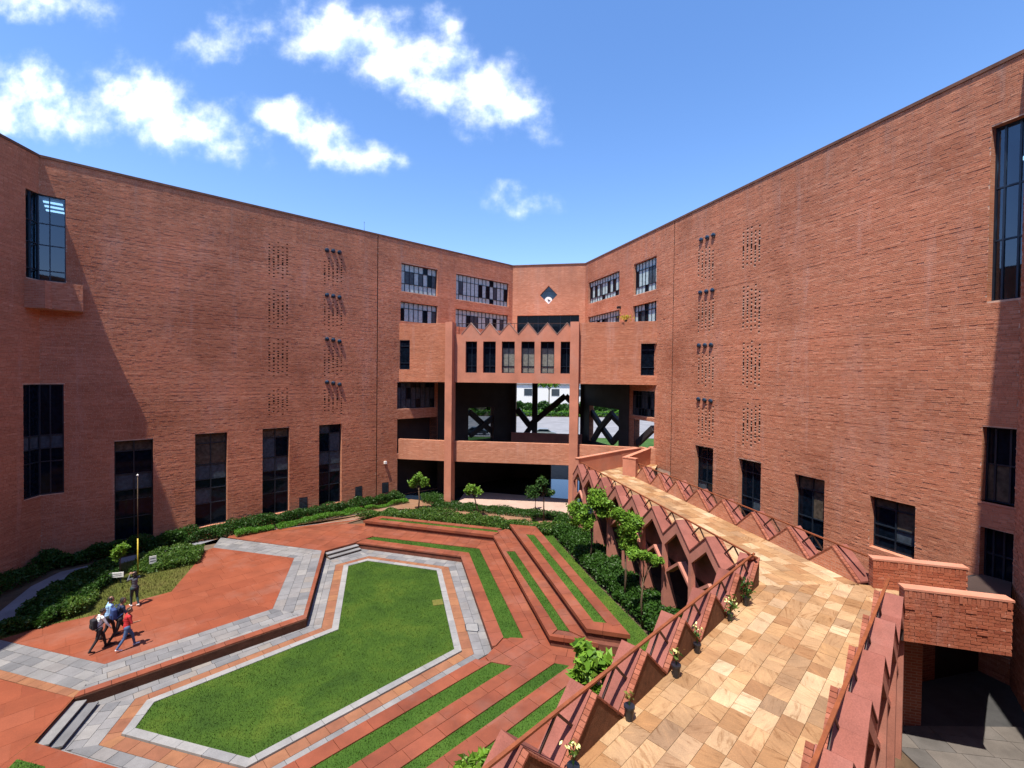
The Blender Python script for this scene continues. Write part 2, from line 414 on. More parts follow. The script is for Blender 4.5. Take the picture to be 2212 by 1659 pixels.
BR = [(.455, .178, .098), (.40, .148, .082), (.485, .20, .114), (.425, .160, .090), (.53, .24, .145), (.44, .168, .094)]
M_brick = wallbrick('brick_wall', BR)
M_brickpc = wallbrick('brick_piece', BR, painted=False)
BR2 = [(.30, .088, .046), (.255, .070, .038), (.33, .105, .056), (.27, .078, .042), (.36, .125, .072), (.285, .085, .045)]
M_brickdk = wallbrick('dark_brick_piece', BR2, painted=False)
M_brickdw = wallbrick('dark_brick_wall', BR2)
M_mortar = stone('mortar', [(.56, .36, .26)], .95, 3, .3)
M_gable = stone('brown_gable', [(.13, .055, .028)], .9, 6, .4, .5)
M_copebrown = stone('weathered_coping', [(.13, .06, .042)], .9, 2, .4, .3)
M_plaster = stone('pink_render', [(.50, .20, .125)], .9, .8, .22, .1, stain=.25)
M_frame_c = stone('walkway_concrete', [(0.500, 0.211, 0.156), (0.450, 0.179, 0.130)], .85, 1.2, .25, .1, stain=.15)
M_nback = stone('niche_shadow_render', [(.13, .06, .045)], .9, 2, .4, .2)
M_cap = stone('red_sandstone_cap', [(.235, .080, .060), (.27, .098, .076), (.205, .068, .052), (.25, .092, .072)], .8, 1.3, .3, .12, spec=.2, stain=.12)
M_header = stone('header_brick', [(.26, .085, .05), (.31, .11, .07), (.22, .07, .042), (.34, .13, .085)], .9, 3, .35, .2, spec=.15)
M_red = stone('red_sandstone', [(0.207, 0.054, 0.026), (0.229, 0.065, 0.032), (0.185, 0.048, 0.024), (0.215, 0.057, 0.027), (0.222, 0.065, 0.037)], .6, 1.1, .32, .12, spec=.4, stain=.12)
M_redfl = stone('red_floor', [(0.220, 0.055, 0.023)], .6, .7, .32, .12, stain=.12, spec=.4, cracks=1.1)
M_redsl = stone('red_floor_slab', [(.215, .053, .024), (.235, .062, .029), (.20, .049, .023), (.225, .057, .026), (.24, .066, .033)], .7, .9, .22, .12, stain=.15, spec=.3)
M_grey = stone('grey_stone', [(0.170, 0.170, 0.178), (0.211, 0.207, 0.213), (0.136, 0.139, 0.150), (0.245, 0.238, 0.234), (0.187, 0.187, 0.196), (0.218, 0.197, 0.182)], .7, 1.6, .25, .1)
M_white = stone('pale_stone', [(0.232, 0.232, 0.235), (0.272, 0.268, 0.267), (0.192, 0.196, 0.207)], .7, 2, .2, .1)
M_orange = stone('orange_stone', [(0.224, 0.096, 0.053), (0.251, 0.112, 0.059), (0.211, 0.084, 0.048), (0.271, 0.124, 0.060)], .75, 2, .25, .1)
M_tan = stone('tan_sandstone', [(0.294, 0.153, 0.066), (0.446, 0.288, 0.156), (0.314, 0.167, 0.078), (0.242, 0.130, 0.063), (0.532, 0.391, 0.248), (0.351, 0.205, 0.101), (0.237, 0.149, 0.087), (0.399, 0.242, 0.120), (0.285, 0.153, 0.069), (0.380, 0.242, 0.133), (0.494, 0.344, 0.202)], .5, 1.3, .24, .06, veins=.42, spec=.4)
M_riser = stone('dark_red_riser', [(.15, .05, .032)], .9, 3, .35, .3)
M_bed = stone('mortar_bed', [(.14, .095, .065)], .95, 3, .3)
M_concshade = stone('dark_concrete_shade', [(.035, .03, .032)], .7, 1, .3)  # undercroft shade put into the colour; the braces are dark by themselves
M_soffit = stone('soffit_shade', [(.05, .032, .028)], .8, 1, .3)  # shade below gallery floors and decks put into the colour
M_rust = stone('rusty_steel', [(.20, .055, .02), (.23, .065, .022)], .6, 3, .35, .1, spec=.4)
M_darksteel = plain('dark_steel', (.035, .018, .014), .5, .3)
M_alu = plain('window_frame', (.018, .028, .045), .35, .4)
M_black = plain('black_plastic', (.012, .014, .02), .35)
M_hole = plain('hole_shadow', (.03, .013, .009), .9, spec=.1)
M_glass = plain('dark_glass', (.003, .006, .012), .05, spec=.13, noisy=.5)
M_glassb = plain('blue_glass', (.012, .03, .055), .03, spec=.6, noisy=.5)
M_blind = plain('window_blind', (.36, .47, .49), .4, spec=.1, noisy=.2)
M_blindd = plain('grey_blind', (.045, .06, .078), .15, spec=.2, noisy=.3)
M_warm = plain('warm_room_glass', (.075, .06, .046), .08, spec=.2, noisy=.4)
M_room2 = plain('pale_room_glass', (.17, .17, .15), .2, spec=.2, noisy=.3)
M_slate = stone('polished_slate_floor', [(.012, .022, .04)], .12, .6, .3, .0, spec=.7)
M_pinkfl = stone('pale_pink_stone', [(0.425, 0.303, 0.248)], .7, 1, .2, .1)
M_earth = stone('earth_path', [(0.230, 0.124, 0.071)], .9, .8, .35, .3, stain=.3)
M_greypath = stone('grey_path', [(.20, .20, .22)], .85, .7, .3, .2)
M_soil = stone('garden_soil', [(.10, .065, .04)], .95, 2, .4, .4)
M_darkpave = stone('dim_paving', [(.10, .088, .08), (.13, .115, .105), (.085, .08, .078)], .85, 1.2, .35, .2)
M_road = stone('pale_road', [(.22, .22, .23)], .9, .3, .25, .1)
M_asph = stone('asphalt', [(.05, .05, .052)], .9, 2, .3, .2)
M_whitep = plain('white_paint', (.75, .75, .73), .5)
M_yellow = plain('yellow_paint', (.55, .42, .05), .5)
M_metal = plain('steel_hood', (.16, .19, .25), .3, .8)
M_bark = stone('bark', [(.12, .08, .05)], .9, 6, .4, .5)
M_lawn = grassmat('lawn', (0.022, 0.055, 0.006), (0.039, 0.085, 0.008), (0.071, 0.113, 0.012))
M_strip = grassmat('strip_grass', (0.023, 0.061, 0.006), (0.037, 0.091, 0.009), (0.061, 0.122, 0.015))
M_patch = grassmat('worn_grass', (0.049, 0.070, 0.012), (0.070, 0.091, 0.018), (0.098, 0.112, 0.027))
M_dry = grassmat('dry_grass', (0.056, 0.074, 0.014), (0.099, 0.105, 0.022), (0.136, 0.112, 0.039))
M_hedge = leafmat('hedge_leaf', [(0.018, 0.055, 0.008), (0.030, 0.085, 0.011), (0.046, 0.120, 0.015), (0.023, 0.065, 0.009)])
M_hedgel = leafmat('bright_hedge_leaf', [(.06, .17, .012), (.09, .23, .02), (.12, .27, .03)])
M_shrub = leafmat('shrub_leaf', [(0.040, 0.104, 0.014), (0.072, 0.152, 0.021), (0.112, 0.176, 0.028), (0.028, 0.080, 0.013)])
M_tree = leafmat('tree_leaf', [(.10, .22, .02), (.16, .32, .03), (.22, .38, .045), (.05, .13, .018)])
M_treedk = leafmat('dark_tree_leaf', [(.02, .06, .015), (.04, .10, .02), (.06, .14, .025)])
M_dryleaf = leafmat('dry_leaf', [(.20, .22, .05), (.28, .24, .06), (.12, .16, .04)])
M_flower = plain('yellow_flower', (.75, .72, .30), .6)
M_skin = plain('skin', (.26, .13, .08), .5)
M_hair = plain('black_hair', (.01, .008, .008), .6)

# ------------------------------------------------------------------ wall helpers
def panel(P, s0, s1, z0, z1, holes, m, depth=.4, rmi=0):
    S = sorted({s0, s1, *[v for h in holes for v in h[:2] if s0 < v < s1]})
    Z = sorted({z0, z1, *[v for h in holes for v in h[2:4] if z0 < v < z1]})
    for i in range(len(S)-1):
        for j in range(len(Z)-1):
            a, b, c, d = S[i], S[i+1], Z[j], Z[j+1]; cs, cz = (a+b)/2, (c+d)/2
            if any(h[0] < cs < h[1] and h[2] < cz < h[3] for h in holes): continue
            m.face([P.at(a, c), P.at(b, c), P.at(b, d), P.at(a, d)], uv=[(a, c), (b, c), (b, d), (a, d)])
    for h in holes:
        a, b, c, d = max(h[0], s0), min(h[1], s1), max(h[2], z0), min(h[3], z1)
        dp = h[4] if len(h) > 4 else depth
        q = [(a, c), (b, c), (b, d), (a, d)]
        for k in range(4):
            (p0, q0), (p1, q1) = q[k], q[(k+1) % 4]
            if (k == 3 and h[0] < s0) or (k == 1 and h[1] > s1) or (k == 0 and h[2] < z0): continue
            u0, u1 = (p0, p1) if q0 == q1 else (q0, q1)
            f_ = [P.at(p0, q0), P.at(p0, q0, -dp), P.at(p1, q1, -dp), P.at(p1, q1)]
            if q0 == q1: uv_ = [(p0, 0), (p0, dp), (p1, dp), (p1, 0)]
            else: uv_ = [(0, q0), (dp, q0), (dp, q1), (0, q1)]
            m.face(f_, uv=uv_, mi=rmi)
def bricks(P, s0, s1, z0, z1, holes, parent, L=.25, H=.08, ragged=.008):
    out = []; var = []
    wx, wy = P.w; nx, ny = P.n; px_, py_ = P.p
    row = 0; z = z0
    hs_ = [h for h in holes]
    while z < z1-.02:
        zt = min(z+H-.010, z1); cut = [h for h in hs_ if h[2] < zt and h[3] > z]
        segs = [(s0, s1)]
        for h in cut:
            ns = []
            for a, b in segs:
                if h[1] <= a or h[0] >= b: ns.append((a, b)); continue
                if h[0] > a: ns.append((a, h[0]))
                if h[1] < b: ns.append((h[1], b))
            segs = ns
        co = nr.uniform(-.25, 1)*ragged
        wob = nr.rand()*.45
        for a, b in segs:
            x = a - (L/2 if row % 2 else 0) - nr.rand()*.05
            while x < b:
                l = L*(.82+.36*nr.rand()); e0, e1 = max(x, a), min(x+l-.012, b); x += l
                if e1-e0 < .05: continue
                d = .005+max(0, co)*.7+nr.rand()*ragged
                r_ = nr.rand()
                if r_ > .993: d += .009
                elif r_ < .012: d = .001
                zz0 = z+(nr.rand()-.5)*.004; zz1 = zt+(nr.rand()-.5)*.004
                out.append((e0, e1, zz0, zz1, d)); var.append(min(.999, wob+nr.rand()*.55))
        z += H; row += 1
    A = np.array(out); n = len(A); var = np.array(var)
    def pt(s, zz, o): return np.stack([px_+wx*s+nx*o, py_+wy*s+ny*o, zz], 1)
    s_a, s_b, za, zb, d = A.T; o0 = np.zeros(n)-.002; t1 = d*(1+.35*(nr.rand(n)-.5)); t2 = d*(1+.35*(nr.rand(n)-.5))
    f = [pt(s_a, za, t1), pt(s_b, za, t2), pt(s_b, zb, t2), pt(s_a, zb, t1)]; k = [pt(s_a, za, o0), pt(s_b, za, o0), pt(s_b, zb, o0), pt(s_a, zb, o0)]
    Q = np.concatenate([np.stack([f[0], f[1], f[2], f[3]], 1), np.stack([k[0], k[1], f[1], f[0]], 1), np.stack([f[3], f[2], k[2], k[3]], 1),
                        np.stack([k[0], f[0], f[3], k[3]], 1), np.stack([f[1], k[1], k[2], f[2]], 1)])
    return quads_obj('brick', Q, np.tile(var, 5), M_brickpc, parent, kind='stuff')
def window(P, h, cols, rows, parent, kinds, depth=.32, bar=.06, sill=False, label=None, seed=0, mats=None):
    """aluminium frame with its panes; cols/rows: fractions where bars stand"""
    s0, s1, z0, z1 = h[:4]; m = MB(); R_ = random.Random(seed+int(abs(s0)*77)+int(z0*31))
    cs = [0]+list(cols)+[1]; rs = [0]+list(rows)+[1]
    X = [s0+(s1-s0)*c for c in cs]; Z = [z0+(z1-z0)*r for r in rs]
    for i, x in enumerate(X):
        a = x if i == 0 else (x-bar if i == len(X)-1 else x-bar/2)
        m.pbox(P, a, a+bar, z0, z1, -depth-.05, -depth+.03)
    for i, zz in enumerate(Z):
        a = zz if i == 0 else (zz-bar if i == len(Z)-1 else zz-bar/2)
        m.pbox(P, s0+.002, s1-.002, a, a+bar, -depth-.048, -depth+.034)
    wo = m.build('window', M_alu, parent)
    if label: wo['label'] = label
    if sill:
        q = MB(); q.pbox(P, s0-.05, s1+.05, z0-.08, z0, -depth, .05); q.build('window_sill', M_plaster, wo)
    for i in range(len(X)-1):
        for j in range(len(Z)-1):
            k = kinds(i, j, R_) if callable(kinds) else kinds
            q = MB(); tl = R_.uniform(-.006, .006)
            q.face([P.at(X[i]+.01, Z[j]+.01, -depth-.02+tl), P.at(X[i+1]-.01, Z[j]+.01, -depth-.02-tl), P.at(X[i+1]-.01, Z[j+1]-.01, -depth-.02-tl), P.at(X[i]+.01, Z[j+1]-.01, -depth-.02+tl)])
            q.build('window_pane', k, wo)
    return wo

# ------------------------------------------------------------------ planes of the building
ROOF = 23.62
LW = Plane((-25.07*.97, 28.86*.97), 42.33)
k0 = G(86, 343, ROOF); sK0 = float((np.array(k0)-LW.p) @ LW.w)
K0 = LW.at(sK0, 0)[:2]
sK1, _ = LW.st(1108, 571); K1 = LW.at(sK1, 0)[:2]
K2 = G(1265, 569, ROOF)
CW = Plane(K1, degrees(atan2(K2[1]-K1[1], K2[0]-K1[0]))); CWL = hypot(K2[0]-K1[0], K2[1]-K1[1])
RW = Plane(K2, -71.1); sK3, _ = RW.st(2199, 900); K3 = RW.at(sK3, 0)[:2]
FL = Plane(K0, 97.8)          # facet at the left edge (s < 0 towards the camera)
FR = Plane(K3, -126.0)        # facet at the right edge
GZ = .4                       # courtyard level
COURT = .22                  # sunken yard at the right

wing_l = thing('brick_building', (K0[0], K0[1], GZ), 'long red brick wing on the left with tall dark windows and a corner balcony', 'building')
wing_r = thing('brick_building', (K3[0], K3[1], GZ), 'long red brick wing on the right beside the raised stone walkway', 'building')
wing_b = thing('brick_building', (K1[0], K1[1], GZ), 'narrow brick end wall between the two wings with diamond window and clock', 'building')

def H_(P, *r): return P.rect(*r)
# ---- left wing openings
CRN = 88
wA = H_(LW, CRN, 420, 142, 611); wB = H_(LW, CRN, 830, 138, 1066)
zA0, zA1 = LW.st(142, 611)[1], LW.st(142, 430)[1]
zB0, zB1 = LW.st(138, 1064)[1], LW.st(138, 830)[1]
hA = (sK0-.5, LW.st(142, 500)[0], zA0, zA1, .2); hB = (sK0-.5, LW.st(138, 900)[0], zB0, zB1, .2)
sFA = FL.st(55, 500)[0]; sFB = FL.st(50, 900)[0]
hFA = (sFA, .5, zA0, zA1, .2); hFB = (sFB, .5, zB0, zB1, .2)
tall = [(247, 331, 951), (421.5, 491, 936), (567, 625, 925), (689, 738, 917)]
hT = [(LW.st(a, 1000)[0], LW.st(b, 1000)[0], 1.0, LW.st((a+b)/2, t)[1]) for a, b, t in tall]
up = [H_(LW, 867, 569, 945, 637), H_(LW, 865, 652, 944, 702), H_(LW, 985, 590, 1099, 657), H_(LW, 983, 668, 1097, 722)]
zt_ = LW.st(906, 575)[1]; zb_ = LW.st(906, 634)[1]; zt2 = LW.st(906, 656)[1]; zb2 = zt2-1.75
up = [(LW.st(867, 600)[0], LW.st(945, 600)[0], zb_, zt_), (LW.st(865, 680)[0], LW.st(945, 680)[0], zb2, zt2),
      (LW.st(985, 620)[0], LW.st(1099, 620)[0], zb_, zt_), (LW.st(984, 690)[0], LW.st(1098, 690)[0], zb2, zt2)]
und = H_(LW, 858, 826, 941, 880)
hU = [und, (LW.st(858, 920)[0], LW.st(943, 920)[0], 4.5, LW.st(900, 903)[1], 1.2), (LW.st(858, 1020)[0], LW.st(985, 1020)[0], GZ, 4.0, 1.2)]
hD = (LW.st(1011, 900)[0], LW.st(1066, 900)[0], 4.9, LW.st(1040, 880)[1], .5)
holesL = [hA, hB]+hT+up+hU+[hD]
m = MB(); panel(LW, sK0, sK1, COURT, ROOF, holesL, m, rmi=1)
for i in range(len(tall)):                   # (reveals come with the panel)
    pass
m.build('wall', [M_mortar, M_brick], wing_l)
mF = MB(); panel(FL, -17, 0, COURT, ROOF, [hFA, hFB], mF, rmi=1); mF.build('wall', [M_mortar, M_brick], wing_l)
def vent_rects(P, x0, x1, y0, y1, cols=5, rows=10, sd=0):
    out = []
    for i in range(cols):
        x = x0+(x1-x0)*(i+.5)/cols; s = P.st(x, (y0+y1)/2)[0]
        za, zb = P.st(x, y1)[1], P.st(x, y0)[1]; sh = [0, -.22, .1, -.3, -.05][(i+sd) % 5]
        ts = np.linspace(0, 1, rows); ts = .5+(ts-.5)*(.35+.65*(abs(ts-.5)*2)**.8)
        for tt in ts:
            z = za+(zb-za)*tt+sh; z = round(z/.08)*.08; out.append((s-.062, s+.062, z-.033, z+.033))
    return out
def vents(P, L_, parent):
    m = MB()
    for (a, b, c, d) in L_: m.face([P.at(a-.01, c-.012, .0025), P.at(b+.01, c-.012, .0025), P.at(b+.01, d+.012, .0025), P.at(a-.01, d+.012, .0025)])
    m.build('vent_hole', M_hole, parent, kind='stuff')
ventsL = [vent_rects(LW, 577, 625, a, b, rows=12 if k < 3 else 8, sd=k) for k, (a, b) in enumerate([(527, 592), (629, 698), (733, 804), (842, 888)])]
ventsL += [vent_rects(LW, 697, 742, a, b, rows=10, sd=k+1) for k, (a, b) in enumerate([(560, 607), (650, 703), (748, 803), (841, 885)])]
sSEAM = LW.st(815, 700)[0]
sG0 = LW.st(860, 760)[0]
bricks(LW, sK0+.01, sSEAM-.03, -.2, ROOF-.1, holesL+sum(ventsL, []), wing_l)
bricks(FL, -17, -.01, -.2, ROOF-.1, [hFA, hFB], wing_l)
bricks(LW, sSEAM+.05, sG0+.3, -.2, 4.28, holesL, wing_l)
bricks(LW, sSEAM+.05, sK1-.01, 4.3, ROOF-.1, holesL, wing_l)
# coping, roof and joint
def coping(P, a, b, parent, z=ROOF):
    q = MB(); q.pbox(P, a, b, z-.1, z+.04, -.5, .06); q.build('roof_coping', M_copebrown, parent)
coping(LW, sK0-.02, sK1+.02, wing_l); coping(FL, -17, -.02, wing_l)
q = MB(); q.pbox(LW, sSEAM-.028, sSEAM+.045, GZ, ROOF-.11, -.05, .006); q.build('expansion_joint', M_hole, wing_l)
roofm = M_concshade
back_pts = [FL.at(-34, 0)[:2], (-24.5, -8), (19, -8), FR.at(7.2, 0)[:2]]  # unseen courtyard walls behind the camera, added to cut sky fill
mF = MB(); panel(FL, -34, -17, COURT, ROOF, [], mF)
for a, b in ((back_pts[0], back_pts[1]), (back_pts[1], back_pts[2]), (back_pts[2], FR_END if False else None)):
    if b is None: continue
    mF.face([(a[0], a[1], COURT), (b[0], b[1], COURT), (b[0], b[1], ROOF), (a[0], a[1], ROOF)], uv=[(0, 0), (40, 0), (40, 24), (0, 24)])
mF.face([(19, -8, COURT), (*FR.at(7.2, 0)[:2], COURT), (*FR.at(7.2, 0)[:2], ROOF), (19, -8, ROOF)], uv=[(0, 0), (20, 0), (20, 24), (0, 24)])
mF.build('wall', M_brick, wing_l)
# ---- windows of the left wing
def kindsA(i, j, R_): return M_glassb if R_.random() < .7 else M_glass
def kindsT(i, j, R_): 
    v = R_.random()
    return M_glass if v < .5 else (M_blindd if v < .78 else (M_warm if v < .9 else M_glass))
def kU(mid, ph=0):
    def k(i, j, R_):
        if j == mid and (i*5+ph) % 7 in (0, 3): return M_glass if R_.random() < .7 else M_blindd
        if j == mid: return M_blind if R_.random() < .82 else M_blindd
        return M_blind if R_.random() < .94 else M_glass
    return k
def kindsU(i, j, R_):
    v = R_.random()
    if j == 1 or (j == 0 and False): return M_blind if v < .68 else (M_blindd if v < .82 else M_glass)
    return M_blind if v < .93 else M_blindd
# see-through corner window with ceiling lamps behind
def seethru(name, tint, mixf=.5):
    mm = bpy.data.materials.new(name); mm.use_nodes = True; mm.node_tree.nodes.clear(); t = NT(mm.node_tree)
    a = t.new('ShaderNodeBsdfTransparent', {0: (*tint, 1)}); g = t.new('ShaderNodeBsdfGlossy', {'Color': (.75, .85, 1, 1), 'Roughness': .02})
    fr = t.new('ShaderNodeFresnel', {0: 1.6}).outputs[0]
    f_ = t.m('ADD', t.m('MULTIPLY', fr, .8), .06)
    t.l.new(t.new('ShaderNodeMixShader', {0: f_, 1: a.outputs[0], 2: g.outputs[0]}).outputs[0], t.new('ShaderNodeOutputMaterial').inputs[0])
    return mm
M_see = seethru('tinted_glass', (.16, .26, .36))
M_room = plain('blue_grey_room', (.03, .06, .09), .8)
M_lamp = plain('ceiling_lamp', (.8, .8, .8), .5, emit=(.75, .88, 1, 2.2))
def corner_at(off):
    A_ = np.array([FL.w, -LW.w]).T; t_ = np.linalg.solve(A_, (LW.p+LW.n*off)-(FL.p+FL.n*off)); return float(t_[1]), float(t_[0])
cL, cF = corner_at(-.12)
bk = lambda i, j, R_: M_blindd if j == 2 else M_glass
window(LW, (cL+.0, hA[1], zA0, zA1), [.42], [.12, .42, .67], wing_l, M_see, bar=.05, depth=.12)
window(FL, (sFA, cF-.0, zA0, zA1), [.45], [.12, .42, .67], wing_l, M_see, bar=.05, depth=.12)
window(LW, (cL, hB[1], zB0, zB1), [.45], [.30, .42, .54], wing_l, bk, depth=.12)
window(FL, (sFB, cF, zB0, zB1), [.45], [.30, .42, .54], wing_l, bk, depth=.12)
q = MB()                                    # the room behind the upper corner window
rc = [LW.at(hA[1]+.02, 0, -.45)[:2], LW.at(hA[1]+.02, 0, -4.2)[:2], FL.at(sFA-.3, 0, -4.2)[:2], FL.at(sFA-.02, 0, -.45)[:2]]
q.face([(p[0], p[1], zA0) for p in rc][::-1]); q.face([(p[0], p[1], zA1) for p in rc])
for i in range(3): a, b = rc[i], rc[i+1]; q.face([(a[0], a[1], zA0), (b[0], b[1], zA0), (b[0], b[1], zA1), (a[0], a[1], zA1)])
room = q.build('room_interior', M_room, wing_l)
for k in range(3):
    a = Vector(LW.at(sK0+.1, zA1-.12, -1.0-k*.95)); b = Vector(LW.at(hA[1]-.15, zA1-.12, -1.0-k*.95))
    q = MB(); q.bar(a, b, .28, .05); q.build('ceiling_lamp', M_lamp, room)
for k, h in enumerate(hT):
    hh = h[3]-h[2]; fr = [f for f in ((.24 if k else .22), .40, .50, .66, .89)]
    window(LW, h, [.5], fr, wing_l, lambda i, j, R_, k=k: (M_warm if j == 5 and k < 3 else M_blindd if j in (3,) else M_warm if (j == 4 and k == 1) else (M_glass if R_.random() < .8 else M_blindd)))
for k, h in enumerate(up):
    n_ = 8 if k < 2 else 14
    if k < 2: window(LW, h, [i/n_ for i in range(1, n_) if i != 0], [.30, .74] if k == 0 else [.68], wing_l, kU(1 if k == 0 else 0, k*2+1), depth=.25, bar=.045)
    else: window(LW, h, [i/n_ for i in range(1, n_)], [.22, .74] if k == 2 else [.70], wing_l, kU(1 if k == 2 else 0, k+3), depth=.25, bar=.045)
window(LW, und, [i/8 for i in range(1, 8)], [.36, .8], wing_l, lambda i, j, R_: M_blindd if R_.random() < .7 else M_glass, depth=.25, bar=.045)
for h in (hU[1], hU[2]):
    q = MB(); q.face([LW.at(h[0], h[2], -1.19), LW.at(h[1], h[2], -1.19), LW.at(h[1], h[3], -1.19), LW.at(h[0], h[3], -1.19)]); q.build('recess_shade', M_concshade, wing_l)  # back sheets with the shade of the openings put into the colour
# grilles near the ground
for a, b, t, bt in [(646, 664, 1076, 1102), (767, 782, 1052, 1074), (825, 839, 1043, 1063)]:
    r = H_(LW, a, t, b, bt); q = MB()
    q.pbox(LW, r[0], r[1], r[2], r[3], -.02, .022); g = q.build('vent_grille', M_alu, wing_l)
    q = MB()
    for i in range(9): z = r[2]+.06+i*(r[3]-r[2]-.1)/9; q.pbox(LW, r[0]+.03, r[1]-.03, z, z+.03, .022, .04)
    q.build('grille_slat', M_blindd, g, kind='stuff')
r = LW.st(831, 999); q = MB(); q.pbox(LW, r[0]-.1, r[0]+.1, r[1]-.1, r[1]+.12, 0, .22); q.build('wall_lamp', M_whitep, wing_l)
# corner balcony box
bz0, bz1 = LW.st(187, 677)[1], LW.st(187, 622)[1]
e1 = LW.at(LW.st(179, 640)[0], 0); 
def wedge(off):
    a = FL.at(FL.st(52, 640)[0], 0, off)[:2]; b = LW.at(LW.st(180, 640)[0], 0, off)[:2]
    # intersection of the two offset planes
    A_ = np.array([FL.w, -LW.w]).T; rhs = (LW.p+LW.n*off)-(FL.p+FL.n*off); t_ = np.linalg.solve(A_, rhs)
    c = FL.p+FL.n*off+FL.w*t_[0]
    return a, (float(c[0]), float(c[1])), b
a0, c0, b0 = wedge(.0); a1, c1, b1 = wedge(1.0)
q = MB(); q.prism([a0, a1, c1, b1, b0, c0], bz0, bz1); bal = q.build('balcony', M_brick, wing_l)
PB1 = Plane(c1, 42.33); PB2 = Plane(c1, 97.8)
bricks(PB1, .0, hypot(b1[0]-c1[0], b1[1]-c1[1]), bz0, bz1, [], bal); bricks(PB2, -hypot(a1[0]-c1[0], a1[1]-c1[1]), 0, bz0, bz1, [], bal)

# vent holes and hoods
def hood(P, x, y, parent):
    s, z = P.st(x, y); m = MB(); c = Vector(P.at(s, z, 0)); n = Vector((*P.n, 0)); R = .17
    prof = [(0, .0), (R*.75, .0), (R*.75, .03), (R*1.02, .04), (R*1.05, .10), (R*.9, .16), (R*.5, .21), (0, .22)]
    ax = Vector((*P.w, 0)); up_ = Vector((0, 0, 1)); K = 14
    dirn = (n*.9+Vector((0, 0, -.38))).normalized(); upx = dirn.cross(ax).normalized()
    for i in range(len(prof)-1):
        for k in range(K):
            def pt(j, kk): r_, d_ = prof[j]; t_ = 2*pi*kk/K; return c+dirn*(d_-.03)+(ax*cos(t_)+upx*sin(t_))*r_
            m.face([pt(i, k), pt(i, k+1), pt(i+1, k+1), pt(i+1, k)], mi=1 if i >= 4 else 0)
    m.build('vent_hood', [M_metal, M_glassb], parent, smooth=False)
for v_ in ventsL: vents(LW, v_, wing_l)
for k, y in enumerate((541, 638, 733, 827)):
    for x, dy in ((706, -1), (719.5, 1), (733, 4)): hood(LW, x, y+dy-(1 if k == 3 else 0), wing_l)
q = MB(); s_, z_ = LW.st(789, 497); q.tube([LW.at(s_, ROOF, -.2), LW.at(s_, ROOF+.75, -.2)], [.02, .012], 6); q.tube([LW.at(s_, ROOF+.75, -.2), LW.at(s_, ROOF+.85, -.2)], [.03, .02], 6)
tag(q.build('lightning_rod', M_metal), 'thin steel rod standing on the left roof edge near the joint', 'rod')

# ---- back end wall
hdw = (CW.st(1117, 690)[0], CW.st(1251, 690)[0], 15.3, CW.st(1180, 681)[1], .5)
hbk = (CW.st(1114, 890)[0], CWL-.35, 4.9, 10.85, .6)
hdoor = (CW.st(1190, 1020)[0], CWL-.3, GZ, 3.6, .5)
holesC = [hdw, hbk, hdoor]
dc = CW.st(1185, 637); dr = abs(CW.st(1204, 637)[0]-dc[0])
holesC2 = holesC+[(dc[0]-dr, dc[0]+dr, dc[1]-dr*1.05, dc[1]+dr*1.05, .3)]
m = MB(); panel(CW, 0, CWL, COURT, ROOF, holesC2, m, .5)
for (sx, sz) in ((-1, -1), (1, -1), (1, 1), (-1, 1)):       # corners of the square opening filled back to a diamond
    x, z = dc[0]+sx*dr, dc[1]+sz*dr*1.05
    t = [(x, z), (dc[0], z), (x, dc[1])]
    if sx*sz < 0: t = t[::-1]
    if True: t = t[::-1]
    m.face([CW.at(a, b) for a, b in t], uv=t)
    e = [(dc[0], z), (x, dc[1])]; m.face([CW.at(*e[0]), CW.at(*e[1]), CW.at(*e[1], -.3), CW.at(*e[0], -.3)])
m.build('wall', M_brick, wing_b); coping(CW, 0, CWL, wing_b)
q = MB(); q.pbox(CW, dc[0]-dr, dc[0]+dr, dc[1]-dr*1.05, dc[1]+dr*1.05, -.30, -.27); dw = q.build('diamond_window', M_glassb, wing_b)
q = MB()
for k in range(2): a = (k-.5)*.9; q.bar(CW.at(dc[0]-dr+.1*k, dc[1]+a, -.25), CW.at(dc[0]+dr-.1, dc[1]+a, -.25), .04)
q.build('window_frame', M_alu, dw)
ck = CW.st(1184.5, 649.5); cR = .42; c = Vector(CW.at(ck[0], ck[1], -.10))
ax = Vector((*CW.w, 0)); nn = Vector((*CW.n, 0)); upz = Vector((0, 0, 1))
clock = thing('wall_clock', c-upz*cR, 'round white clock in the lower tip of the diamond window', 'clock')
q = MB(); K = 28
ring = [c+(ax*cos(2*pi*k/K)+upz*sin(2*pi*k/K))*cR for k in range(K)]
q.face([p+nn*.05 for p in ring]); 
for k in range(K): q.face([ring[k]-nn*.12, ring[(k+1) % K]-nn*.12, ring[(k+1) % K]+nn*.05, ring[k]+nn*.05])
q.build('clock_face', M_whitep, clock)
q = MB(); q.bar(c+nn*.07, c+nn*.07+ax*.2+upz*.06, .06); q.build('clock_hand', M_black, clock)
q = MB(); q.bar(c+nn*.08, c+nn*.08-ax*.03+upz*.16, .08); q.build('clock_hand', M_black, clock)
window(CW, hdw, [.16, .34, .52, .7, .86], [], wing_b, lambda i, j, R_: M_glass if R_.random() < .7 else M_blindd, depth=.3)

